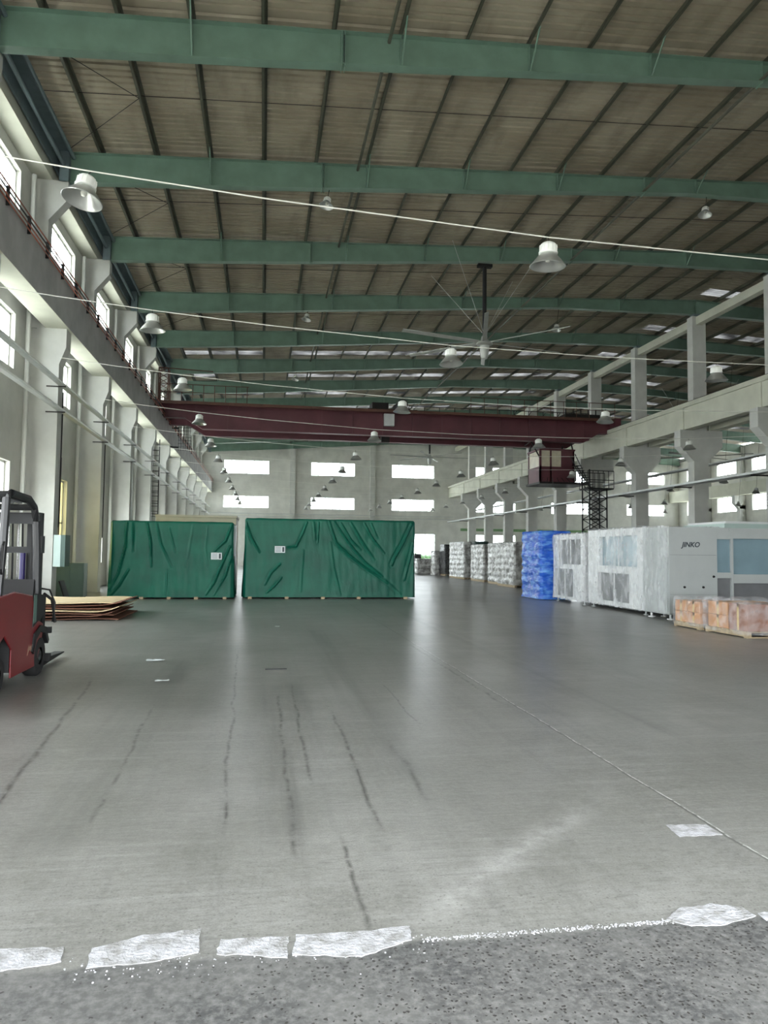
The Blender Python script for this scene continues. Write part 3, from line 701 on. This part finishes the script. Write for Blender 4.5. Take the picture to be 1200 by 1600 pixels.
L1 = fl([([(95, 150), (100, 300), (95, 560)], .05, .04), ([(185, 150), (180, 300), (140, 470), (95, 560)], .07, .05), ([(225, 150), (228, 330)], .05, .04), ([(205, 440), (150, 540), (100, 600)], .06, .05),
         ([(310, 150), (335, 260), (345, 420)], .06, .05), ([(370, 150), (400, 280), (470, 420)], .04, .05), ([(450, 180), (490, 330)], .03, .04), ([(845, 150), (810, 250), (740, 320)], .06, .05),
         ([(835, 290), (790, 400), (740, 520), (690, 595)], .06, .05), ([(855, 330), (810, 480), (740, 600)], .05, .04), ([(440, 440), (440, 600)], .03, .04), ([(690, 160), (680, 300), (700, 420)], .02, .05), ([(600, 150), (560, 420)], .018, .06)],
        150, 780, 4, 172, 3.85, 193, 936, 2.5, 122)
tarp_cargo((-4.82, 24.65, 0), 3.83, 2.6, 2.5, L1, (3.14, 1.28), (.3, 1.0, 1.85, 2.7, 3.6), 'left green tarpaulin-covered machine, the shorter one near the left columns', 2.0)
L2 = fl([([(570, 120), (615, 250), (700, 330), (790, 400), (920, 490)], .06, .05), ([(600, 120), (680, 240), (780, 360), (890, 450)], .05, .045), ([(640, 130), (700, 230), (760, 290)], .04, .04), ([(700, 130), (760, 230), (840, 350)], .05, .05),
         ([(780, 130), (830, 220), (900, 310)], .05, .04), ([(820, 130), (860, 220)], .04, .04), ([(440, 130), (420, 190), (380, 275), (330, 280)], .06, .045), ([(480, 130), (490, 230)], .04, .05), ([(510, 130), (505, 250)], .04, .04),
         ([(290, 380), (240, 430), (205, 500)], .05, .05), ([(300, 460), (260, 510), (215, 550)], .05, .04), ([(1065, 130), (1010, 250), (960, 340), (945, 380)], .09, .06), ([(1075, 250), (1050, 350), (1020, 470)], .06, .06),
         ([(85, 120), (120, 220), (170, 310)], .06, .05), ([(90, 160), (75, 300), (60, 420)], .05, .05), ([(580, 250), (600, 400), (640, 560)], .025, .06), ([(420, 300), (410, 540)], .02, .06), ([(850, 420), (1000, 560)], .02, .06)],
        360, 780, 3.75, 383, 5.7, 265, 936, 2.62, 125)
tarp_cargo((-.62, 24.85, 0), 5.72, 2.4, 2.66, L2, (.98, 1.52), (.2, 1.4, 2.6, 3.8, 5.4), 'right green tarpaulin-covered machine, the longer one in mid floor', 5.0)
t = thing('storage_container', (-4.0, 28.6, 0), 'beige container behind the left green tarpaulin, only its top showing', 'container')
MB().box(0, 2.95, 0, 2.3, .0, 2.82).build('body', 'beige', t, bevel=.02)
MB().box(-.03, 2.98, -.03, 2.33, 2.82, 2.9).build('lid', 'beige', t)
def stack(loc, w, d, h, mat, lab, seed, cat='pallet', amp=.05, group=None, pallet=True, film_mat=None):
    t = thing('wrapped_pallet', loc, lab, cat, group)
    def disp(s_, u, z):
        q = amp*.6*noise.noise(Vector((u*2+seed, z*4, ord(s_)+seed))) + amp*.5*noise.noise(Vector((u*7+seed, z*14, ord(s_))))
        return q + amp*.25*math.sin(z*21+seed)
    shell(w, d, h, .05, disp, .12 if pallet else .02, .07).build('wrapping', mat, t, True)
    if pallet:
        m = MB().box(.03, w-.03, .03, d-.03, .09, .12)
        for x in (.08, w/2, w-.08): m.box(x-.05, x+.05, .03, d-.03, 0, .09)
        m.build('wooden_base', 'wood', t)
    return t
G = 'wrapped stacks along the right side'
stack((9.38, 24.25, 0), 1.15, 1.9, 2.38, 'bluewrap', 'bright blue shrink-wrapped stack beside the clear-wrapped machines', 1, group=G, amp=.07, pallet=False)
stack((11.5, 33.0, 0), 1.0, 2.6, 2.15, 'silver', 'silvery wrapped stack just behind the blue one', 2, group=G)
stack((11.85, 36.3, 0), 1.0, 2.0, 2.15, 'silver', 'second silvery wrapped stack behind the blue one', 3, group=G)
stack((12.02, 39.6, 0), .45, 2.6, 2.1, 'silver', 'silvery stack left of a dark green one, third from the blue stack', 4, group=G)
stack((12.6, 39.5, 0), .8, 1.2, 2.15, 'dgreen', 'dark green covered stack between silvery ones', 5, group=G, amp=.02, pallet=False)
stack((12.0, 43.6, 0), .5, 3.6, 2.3, 'silver', 'silvery stack beside the blackish green covered one, farther back', 6, group=G)
stack((12.6, 43.3, 0), .9, 1.4, 2.32, 'dgreen', 'blackish green covered stack beside the far silvery one', 7, group=G, amp=.02, pallet=False)
stack((12.5, 50.5, 0), 1.25, 1.4, 2.2, 'darkwrap', 'black wrapped stack at the far end of the row', 8, group=G, amp=.03)
stack((12.05, 51.6, 0), .4, 1.3, 1.75, 'silver', 'narrow silvery bundle left of the black stack', 9, group=G, pallet=False)
stack((11.5, 55.0, 0), 1.3, 1.1, 1.15, 'silver', 'low grey bundle on the floor right of the long green tarpaulin', 10, group=G, pallet=False)
stack((13.1, 55.6, 0), .8, 1.1, 1.1, 'darkwrap', 'low dark bundle beside the low grey one', 11, group=G, pallet=False)
stack((12.4, 60.5, 0), .6, .6, 1.5, 'darkwrap', 'small dark upright bundle in front of the far windows', 12, group=G, pallet=False)
# silver wrapped stacks glimpsed between the middle columns
stack((18.5, 37.0, 0), 1.6, 1.4, 2.9, 'silver', 'tall grey wrapped bundle behind the blue stack near the middle columns', 13, group=G, pallet=False)
# machine bodies under clear film
def machine(loc, w, d, h, lab, wins, seed, slope=0.0, feet=True):
    """open-sided white cabinet seen from its -x side; wins: (y0,y1,z0,z1,mat) recessed openings on that side"""
    t = thing('wrapped_machine', loc, lab, 'machine', 'clear-wrapped white machines')
    m = MB().box(.12, w, 0, d, .12, h)
    ys = sorted(set([0, d]+[q[0] for q in wins]+[q[1] for q in wins]))
    for a, b in zip(ys, ys[1:]):
        z = .12
        for q in sorted([q for q in wins if q[0] < b-1e-4 and q[1] > a+1e-4], key=lambda q: q[2]):
            if q[2] > z+1e-4: m.box(0, .12, a, b, z, q[2])
            z = q[3]
        if z < h-1e-4: m.box(0, .12, a, b, z, h)
    m.build('cabinet', 'machine', t)
    for q in wins:
        MB().box(.105, .118, q[0], q[1], q[2], q[3]).build('window', q[4], t)
        MB().box(.03, .06, (q[0]+q[1])/2-.02, (q[0]+q[1])/2+.02, q[2], q[3]).build('mullion', 'machine', t)
    for x in (.12, w-.12):
        for y in (.12, d-.12): MB().lathe([(0, 0), (.07, 0), (.07, .02), (.025, .03), (.025, .13)], 12, (x, y, 0)).build('foot', 'machine_grey', t)
    def disp(s_, u, z):
        q = .04+.04*noise.noise(Vector((u*1.5+seed, z*1.2, ord(s_)))) + .03*abs(noise.noise(Vector((u*4+z*3+seed, z*2-u, ord(s_)))))
        q += .02*abs(noise.noise(Vector((u*7-z*4, z*3+u*2, seed))))
        return q
    o = shell(w, d, h+.05, .045, disp, .1, .05).build('film_wrap', 'film', t, True)
    return t
machine((9.8, 21.75, 0), 2.0, 2.35, 2.22, 'smaller clear-wrapped white machine next to the blue stack', [(.15, 1.9, 1.25, 2.05, 'machine_dark'), (.75, 2.2, .2, 1.1, 'machine_dark')], 3)
machine((9.85, 18.1, 0), 2.2, 3.35, 2.3, 'larger clear-wrapped white machine with dark windows in the middle of the row', [(.35, 2.6, 1.25, 2.1, 'teal_glass'), (.8, 2.7, .25, 1.05, 'machine_dark')], 8)
# nearest machine faces the camera
t = thing('laminating_machine', (9.72, 16.65, 0), 'unwrapped pale grey cabinet machine with black lettering and tinted windows at right', 'machine')
m = MB(); W_, D_, Hh = 4.6, 1.25, 2.26
m.box(0, W_, .1, D_, .13, Hh)
def fr(a, b, z0, z1): m.box(a, b, 0, .1, z0, z1)
fr(0, 1.28, .13, Hh); fr(1.28, 1.66, 1.98, Hh); fr(1.28, 1.66, 1.02, 1.16); fr(1.28, 1.66, .13, .35); fr(1.66, 1.72, .13, Hh)
fr(1.72, W_, 2.0, Hh); fr(1.72, W_, .9, 1.12); fr(1.72, W_, .13, .45); fr(3.3, 3.38, .13, Hh); fr(W_-.1, W_, .13, Hh)
m.build('cabinet', 'machine_grey', t, bevel=.006)
MB().box(1.28, 1.66, .06, .075, 1.16, 1.98).box(1.72, 3.3, .06, .075, 1.12, 2.0).box(3.38, W_-.1, .06, .075, 1.12, 2.0).build('window', 'teal_glass', t)
MB().box(1.28, 1.66, .06, .075, .35, 1.02).box(1.72, 3.3, .06, .075, .45, .9).box(3.38, W_-.1, .06, .075, .45, .9).build('lower_window', 'machine_dark', t)
for x, z in ((.4, .8), (.9, .8), (1.18, 1.06)): MB().lathe([(0, -.03), (.025, -.03), (.03, 0)], 12, (x, 0, z), 'y').build('lock_knob', 'black', t)
for z in (.62, 1.58, .16): MB().box(.02, 1.26, -.003, 0, z, z+.006).build('panel_seam', 'machine_dark', t)
MB().box(1.6, 2.1, -.02, .1, 2.17, 2.24).build('top_latch', 'machine_grey', t)
for x in (.15, .5, 2.2, W_-.15):
    for y in (.2, D_-.15): MB().lathe([(0, 0), (.09, 0), (.09, .02), (.03, .03), (.03, .14)], 14, (x, y, 0)).build('foot', 'machine', t)
cu = bpy.data.curves.new('lettering', 'FONT'); cu.body = 'JINKO'; cu.size = .17; cu.extrude = .002; cu.shear = .25; cu.offset = .004
to = bpy.data.objects.new('tmp_text', cu); C.objects.link(to); bpy.context.view_layer.update()
me = bpy.data.meshes.new_from_object(to.evaluated_get(bpy.context.evaluated_depsgraph_get())); bpy.data.objects.remove(to)
me.materials.clear(); me.materials.append(MT['ink'])
lo = bpy.data.objects.new('lettering', me); C.objects.link(lo); lo.parent = t; lo.rotation_euler = (math.pi/2, 0, 0); lo.location = (.34, -.004, 1.78)
lo['label'] = 'black slanted maker lettering'
def dispf(s_, u, z): return .04+.03*noise.noise(Vector((u*2, z*2, ord(s_)*1.0)))+.012*math.sin((u+z)*12)
# loose film hanging over the left end of this machine
m = MB(); NU, NV = 10, 30
for j in range(NV+1):
    z = .15+(2.3-.15)*j/NV
    for i in range(NU+1):
        y = .02+1.2*i/NU; q = -.03-.025*noise.noise(Vector((y*5, z*2, 1)))-.02*math.sin(y*17+z*2)
        m.v.append((q, y, z))
for j in range(NV):
    for i in range(NU): a = j*(NU+1)+i; m.f.append((a, a+1, a+NU+2, a+NU+1))
m.build('hanging_film', 'film', t, True)
t = thing('machine_housing', (13.6, 20.2, 0), 'pale teal machine housing standing behind the lettered grey machine', 'machine')
MB().box(0, 6.2, 0, 2.2, .1, 2.55).build('cabinet', 'elec', t, bevel=.01)
MB().box(.1, 6.1, .1, 2.1, 2.55, 2.62).build('top_cover', 'machine', t)
for x in (.2, 6.0):
    for y in (.2, 2.0): MB().lathe([(0, 0), (.07, 0), (.07, .02), (.03, .03), (.03, .11)], 12, (x, y, 0)).build('foot', 'machine_grey', t)
# carton pallets
def carton(x, y, z, w, d, h, lab, mat='carton'):
    t = thing('cardboard_box', (x, y, z), lab, 'box', 'cartons on the pallets')
    MB().box(0, w, 0, d, 0, h).build('body', mat, t, bevel=.008)
    MB().box(-.001, w+.001, d/2-.03, d/2+.03, h-.06, h+.001).box(-.001, -.0005, d/2-.03, d/2+.03, 0, h).build('tape', 'tape', t)
    return t
def pallet(loc, w, d, lab):
    t = thing('wooden_pallet', loc, lab, 'pallet', 'pallets of cartons')
    m = MB()
    for i in range(5): m.box(0, w, d*i/5+.01, d*(i+1)/5-.01, .1, .12)
    m.build('deck', 'wood', t)
    for x in (.0, w/2-.05, w-.1): MB().box(x, x+.1, 0, d, .02, .1).build('stringer', 'wood', t)
    for y in (0, d-.1): MB().box(0, w, y, y+.1, 0, .02).build('bottom_board', 'wood', t)
pallet((9.1, 14.42, 0), .95, .98, 'small pallet of tan cartons nearer the machines')
names = {0: 'far', 1: 'near'}
for i in range(2):
    for j in range(2):
        for k_ in range(2):
            carton(9.12+i*.47, 14.44+j*.48, .121+k_*.235, .45, .46, .23, 'tan carton on the small pallet, %s layer, %s row, %s side' % (('bottom', 'top')[k_], ('near', 'far')[j], ('aisle', 'machine')[i]))
pallet((9.12, 12.9, 0), 1.15, 1.35, 'front pallet of cartons at the right edge, nearest the camera')
carton(9.16, 12.94, .121, 1.05, .56, .52, 'large brown carton at the front of the nearest pallet', 'carton_dark')
for i in range(2):
    for k_ in range(2):
        carton(9.16+i*.53, 13.54, .121+k_*.26, .51, .66, .255, 'tan carton behind the large brown one, %s layer, %s side' % (('bottom', 'top')[k_], ('aisle', 'machine')[i]))
for loc, w_, d_, h_, sd, lab in (((9.08, 14.4, 0), 1.0, 1.02, .66, 4, 'clear film stretched round the small carton pallet'), ((9.08, 12.86, 0), 1.22, 1.42, .72, 9, 'clear film stretched round the nearest carton pallet')):
    def dp(s_, u, z, sd=sd): return .02+.02*noise.noise(Vector((u*4+sd, z*6, ord(s_))))+.012*noise.noise(Vector((u*14, z*18+sd, 1)))
    o = shell(w_, d_, h_, .04, dp, .06, .04).build('stretch_film', 'film_light', None, True); o.location = loc; tag(o, lab, 'film', 'films round the carton pallets')
# ------------------------------------------------------------------ plywood stack
t = None
for i in range(7):
    z = .02+i*.055
    m = MB(); nx = 24; xs0, xs1 = -6.6+.1*R.random(), -3.35+.25*R.random()*(1 if i < 6 else .3)
    ys0, ys1 = 17.0+.25*R.random()+(.05*i), 19.6+.2*R.random()
    cur = .05+.06*R.random()
    top, bot = [], []
    for a in range(nx+1):
        x = xs0+(xs1-xs0)*a/nx; e = max(0, (x-(xs1-.55))/.55); zz = z+cur*e*e*(1 if i % 2 else -.1)+.012*math.sin(x*3+i)
        for y in (ys0, ys1): top.append((x, y, zz+.018))
        for y in (ys0, ys1): bot.append((x, y, zz))
    n0 = len(top); m.v = top+bot
    for a in range(nx):
        q = 2*a; m.f += [(q, q+2, q+3, q+1), (n0+q, n0+q+1, n0+q+3, n0+q+2), (q, n0+q, n0+q+2, q+2), (q+1, q+3, n0+q+3, n0+q+1)]
    m.f += [(0, 1, n0+1, n0), (2*nx, n0+2*nx, n0+2*nx+1, 2*nx+1)]
    lab = 'topmost pale plywood board of the stack behind the forklift' if i == 6 else 'warped plywood board in the low stack, %s from the floor' % ORD[i]
    tag(m.build('plywood_board', 'ply' if i in (6, 3) else 'ply_edge'), lab, 'board', 'plywood boards stacked behind the forklift')
for i, y in enumerate((17.5, 18.4, 19.3)):
    tag(MB().box(-6.4, -3.7, y-.04, y+.04, 0, .02).build('timber_batten', 'wood'), 'thin timber batten under the plywood stack, %s from the camera' % ORD[i], 'batten', 'battens under the plywood')
# ------------------------------------------------------------------ things by the left wall
t = thing('electric_cabinet', (-5.99, 22.6, 1.05), 'pale teal electric cabinet mounted on the left column beside the yellow window', 'electrical box')
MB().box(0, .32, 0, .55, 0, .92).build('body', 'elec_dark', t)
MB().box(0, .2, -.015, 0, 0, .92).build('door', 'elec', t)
MB().tube([(.05, .3, .92), (.05, .3, 3.2)], .02, 6).build('conduit', 'dark_steel', t)
t = thing('steel_cupboard', (-6.5, 24.9, 0), 'dull green steel cupboard against the left wall behind the electric cabinet', 'cupboard')
MB().box(0, .85, 0, .5, .05, 1.12).build('body', 'cab_green', t, bevel=.008)
MB().box(.02, .42, -.015, 0, .08, 1.09).box(.43, .83, -.015, 0, .08, 1.09).build('door', 'cab_green', t)
MB().box(.03, .1, .03, .1, 0, .05).box(.75, .82, .03, .1, 0, .05).box(.03, .1, .4, .47, 0, .05).box(.75, .82, .4, .47, 0, .05).build('leg', 'black', t)
o = tag(MB().prism([(0, 0), (.04, 0), (-.16, .62), (-.2, .62)], 'y', 0, .5).build('dark_board', 'black'), 'small dark board leaning by the foot of the left column', 'board'); o.location = (-5.78, 23.2, 0)
tag(MB().tube([(-5.96, 28.95, 2), (-5.96, 28.95, 5.5)], .02, 6).build('cable_conduit', 'dark_steel'), 'dark vertical conduit on the left column by the white window', 'pipe')
tag(MB().tube([(-5.96, 34.8, 0), (-5.96, 34.8, 5.6)], .04, 6).build('cable_conduit', 'galv'), 'white vertical conduit on the column behind the left tarpaulin', 'pipe')
tag(MB().tube([(-5.96, 22.95, 2.2), (-5.96, 22.95, 6.2)], .02, 6).build('cable_conduit', 'dark_steel'), 'dark vertical conduit above the electric cabinet', 'pipe')
# hedge outside the far windows
m = MB()
for i in range(16):
    x = 13+i*.55; m.lathe([(0, 0), (.5, .1), (.6, .7), (.45, 1.3), (0, 1.5+.3*R.random())], 9, (x, 86+R.random(), -.1))
tag(m.build('hedge', 'leaf'), 'green shrubs outside the far ground-floor windows', 'hedge', kind='stuff')
# ------------------------------------------------------------------ forklift
th = 0.0
FO = Vector((-3.2, 9.75, 0))           # under the front axle; local +y is forward, +x its right side
t = thing('forklift', FO, 'red and black electric forklift at the left edge, forks pointing away', 'forklift', rz=th)
def part(m, nm, mat, par=None, sm=False, bv=0): return m.build(nm, mat, par or t, sm, bv)
# body panels
m = MB(); m.prism([(-1.95, .25), (-1.62, .18), (-1.62, .45), (-1.3, .62), (-1.06, .45), (-1.06, .14), (-.12, .14), (.1, .5), (.12, .62), (-.2, .72), (-.35, 1.0), (-1.0, 1.08), (-1.95, 1.02)], 'x', .482, .5)
m.prism([(-1.95, .25), (-1.62, .18), (-1.62, .45), (-1.3, .62), (-1.06, .45), (-1.06, .14), (-.12, .14), (.1, .5), (.12, .62), (-.2, .72), (-.35, 1.0), (-1.0, 1.08), (-1.95, 1.02)], 'x', -.5, -.482)
part(m, 'body_panel', 'truck_red', bv=.012)
part(MB().box(-.48, .48, -1.95, -1.62, .3, 1.0).box(-.48, .48, -1.06, -.3, .2, .68).box(-.48, .48, -1.62, -.36, .66, .99).box(-.27, .27, -1.7, -.1, .12, .7), 'chassis', 'black')
m = MB(); m.prism([(-2.25, .3), (-1.95, .2), (-1.95, 1.1), (-2.2, 1.05), (-2.3, .7)], 'x', -.5, .5); part(m, 'counterweight', 'truck_red', bv=.02)
m = MB(); m.prism([(-.34, .62), (.08, .74), (.1, .98), (-.3, 1.02)], 'x', .5, .508); part(m, 'side_panel', 'black')
m = MB(); m.prism([(-.34, .66), (-.22, .68), (-.22, 1.0), (-.34, 1.0)], 'x', .508, .511); part(m, 'green_reflection', 'elec_dark')  # dark green piece paints a window-like reflection onto the side
part(MB().box(-.3, .3, -1.35, -.85, 1.08, 1.22).box(-.3, .3, -1.5, -1.35, 1.2, 1.62), 'operator_seat', 'black', bv=.03)
part(MB().prism([(-.2, .34), (.1, .34), (.1, 1.12), (-.05, 1.18)], 'x', -.42, .42), 'dashboard', 'black')
def wheel(x, y, r, w_):
    o = part(MB().lathe([(r*.45, -w_/2), (r*.9, -w_/2), (r, -w_/2+.03), (r, w_/2-.03), (r*.9, w_/2), (r*.45, w_/2)], 28, (x, y, r), 'x'), 'wheel', 'rubber', sm=True)
    part(MB().lathe([(0, w_/2-.02), (r*.25, w_/2-.0), (r*.45, w_/2-.03), (r*.45, -w_/2+.03), (r*.25, -w_/2), (0, -w_/2+.02)], 20, (x, y, r), 'x'), 'rim', 'truck_grey', o, True)
part(MB().box(.34, .47, .1, .27, .08, .95).box(.3, .47, -.02, .27, .6, .95), 'tilt_guard', 'black', bv=.01)
wheel(.42, 0.0, .24, .17); wheel(-.42, 0.0, .24, .17); wheel(.38, -1.3, .2, .14); wheel(-.38, -1.3, .2, .14)
part(MB().prism([(-.3, .3), (-.22, .46), (-.05, .54), (.15, .5), (.28, .36), (.32, .4), (.18, .58), (-.06, .62), (-.28, .54), (-.36, .34)], 'x', .34, .52), 'front_fender', 'black')
# overhead guard
m = MB()
for s_ in (-.42, .42):
    m.tube([(s_, .06, 1.0), (s_, .02, 1.5), (s_, -.05, 1.9), (s_, -.16, 2.06), (s_, -.4, 2.15), (s_, -1.0, 2.17), (s_, -1.15, 2.1), (s_, -1.2, 1.6), (s_, -1.3, 1.0)], .045, 8)
m.tube([(-.42, -.16, 2.06), (.42, -.16, 2.06)], .04, 8).tube([(-.42, -1.05, 2.15), (.42, -1.05, 2.15)], .04, 8).box(-.42, .42, -.08, -.05, 1.86, 1.98)
gd = part(m, 'overhead_guard', 'truck_grey', sm=True)
m = MB()
for i in range(9): m.box(-.38+i*.095-.012, -.38+i*.095+.012, -1.05, -.2, 2.1, 2.135)
part(m, 'guard_bars', 'truck_grey', gd)
part(MB().tube([(.44, -1.24, 1.62), (.48, -1.4, 1.58), (.48, -1.42, 1.34), (.44, -1.28, 1.28)], .014, 6), 'grab_handle', 'black', gd)
# mast
ms = part(MB().box(-.37, -.27, .28, .46, .06, 2.02).box(.27, .37, .28, .46, .06, 2.02).box(-.37, .37, .38, .46, 1.92, 2.02).box(-.37, .37, .38, .46, .1, .25).box(-.3, .3, .4, .46, 1.02, 1.14), 'mast', 'black', bv=.006)
part(MB().box(-.26, -.19, .38, .48, .08, 1.98).box(.19, .26, .38, .48, .08, 1.98).box(-.29, .29, .4, .46, 1.5, 1.58), 'inner_mast', 'truck_grey', ms)
for s_ in (-.16, .16): part(MB().tube([(s_, .34, .15), (s_, .34, 1.5)], .035, 10), 'lift_cylinder', 'blue_hose', ms, True)
for s_ in (-.06, .06): part(MB().box(s_-.012, s_+.012, .46, .475, .4, 1.96), 'lift_chain', 'chrome', ms)
m = MB()
for s_ in (-.02, .1, .24): m.tube([(s_, .48, 1.95), (s_, .53, 1.4), (s_, .53, .7)], .012, 6)
m.tube([(.3, .5, 1.05), (.44, .56, 1.02), (.5, .6, .85), (.48, .6, .6)], .014, 6)
part(m, 'hydraulic_hose', 'black', ms)
cr = part(MB().box(-.48, .48, .52, .58, .1, .2).box(-.48, .48, .52, .58, .46, .54).box(-.3, -.24, .52, .56, .1, .54).box(.24, .3, .52, .56, .1, .54), 'fork_carriage', 'black')
part(MB().tube([(.42, .38, .98), (.5, .46, .9), (.52, .56, .6)], .02, 6), 'hose_guard', 'black', ms)
part(MB().box(.3, .42, .22, .34, 1.5, 1.72), 'work_light', 'black', ms)
for s_ in (-.32, .32):
    part(MB().box(s_-.055, s_+.055, .58, .62, .05, .56).prism([(.58, .03), (1.62, .07), (1.62, .085), (.62, .12)], 'x', s_-.065, s_+.065), 'fork', 'black')
m = MB()     # pale slanted lettering on the skirt
cu = bpy.data.curves.new('lettering', 'FONT'); cu.body = 'JAC'; cu.size = .13; cu.extrude = .001; cu.shear = .3
to = bpy.data.objects.new('tmp_text', cu); C.objects.link(to); bpy.context.view_layer.update()
me = bpy.data.meshes.new_from_object(to.evaluated_get(bpy.context.evaluated_depsgraph_get())); bpy.data.objects.remove(to)
me.materials.clear(); me.materials.append(simple('dull_silver_decal', (170, 140, 120), .5))
lo = bpy.data.objects.new('lettering', me); C.objects.link(lo); lo.parent = t; lo.rotation_euler = (math.pi/2, 0, math.pi/2); lo.location = (.504, -.5, .34)
# ------------------------------------------------------------------ floor patches and litter
def patch(pts, lab, seed, h=.004):
    m = MB(); out = []
    n = len(pts)
    for i in range(n):
        a, b = pts[i], pts[(i+1) % n]; L = math.hypot(b[0]-a[0], b[1]-a[1]); q = max(1, int(L/.02))
        for j in range(q):
            t_ = j/q; x = a[0]+(b[0]-a[0])*t_; y = a[1]+(b[1]-a[1])*t_
            out.append((x+.009*noise.noise(Vector((x*30, y*30, seed))), y+.012*noise.noise(Vector((x*25, y*25, seed+5)))))
    m.prism(out, 'z', .0005, h)
    tag(m.build('mortar_patch', 'mortar'), lab, 'floor repair', 'white mortar patches in the floor')
patch([(-1.3, 3.17), (-.74, 3.13), (-.72, 3.02), (-1.3, 2.93)], 'white mortar patch at the lower left corner of the floor', 1)
patch([(-.63, 3.1), (-.45, 3.18), (-.22, 3.2), (-.22, 3.02), (-.4, 2.97), (-.62, 2.97)], 'large white mortar patch left of centre in the foreground', 2)
patch([(-.14, 3.1), (.13, 3.09), (.12, 2.93), (-.02, 2.97), (-.15, 2.99)], 'small white mortar patch in the foreground centre', 3)
patch([(.16, 3.1), (.3, 3.09), (.63, 3.1), (.62, 3.0), (.4, 2.9), (.14, 2.95)], 'long white mortar patch right of the small central one', 4)
patch([(1.72, 3.0), (1.83, 3.09), (2.0, 3.11), (2.12, 3.06), (2.13, 2.98), (1.95, 2.93), (1.8, 2.94)], 'oval white mortar patch at the lower right', 5)
patch([(2.32, 4.04), (2.56, 4.02), (2.56, 3.86), (2.3, 3.86)], 'faint square mortar patch beside the long floor joint', 6, .002)
patch([(2.15, 3.0), (2.6, 3.05), (2.6, 2.98), (2.15, 2.94)], 'white mortar strip at the right edge of the foreground', 7)
m = MB()
for i in range(800):
    x = .66+R.random()*1.1 if i < 620 else -.7+R.random()*1.4; y = 2.99+R.gauss(0, .009) if i < 620 else 2.96+R.gauss(0, .05); s_ = .0012+.0035*R.random()
    m.lathe([(0, 0), (s_, 0), (s_*.8, s_*.8), (0, s_)], 5, (x, y, .0005))
tag(m.build('mortar_crumbs', 'mortar'), 'white mortar crumbs along the crosswise joint in the foreground', 'crumbs', kind='stuff')
def scrap(x, y, s_, lab, seed):
    m = MB(); n = 9
    for j in range(n+1):
        for i in range(n+1):
            u, v = i/n-.5, j/n-.5
            m.v.append((x+u*s_*2+.02*noise.noise(Vector((u*4, v*4, seed))), y+v*s_, .012+.05*s_*4*abs(noise.noise(Vector((u*3+seed, v*3, 2))))))
    for j in range(n):
        for i in range(n): a = j*(n+1)+i; m.f.append((a, a+1, a+n+2, a+n+1))
    tag(m.build('paper_scrap', 'paper', None, True), lab, 'litter', 'paper scraps on the floor')
scrap(-1.47, 10.85, .12, 'crumpled pale scrap on the floor, the farther one right of the forklift', 1)
scrap(-1.16, 9.16, .08, 'crumpled pale scrap on the floor, the nearer one right of the forklift', 2)
scrap(.3, 15.5, .05, 'tiny white scrap on the floor in front of the long tarpaulin', 4)
o = tag(MB().box(-.14, .14, -.02, .02, 0, .01).build('rubber_strip', 'strip'), 'short dark strip lying on the floor in mid hall', 'strip'); o.location = (.19, 9.95, .001); o.rotation_euler = (0, 0, .08)
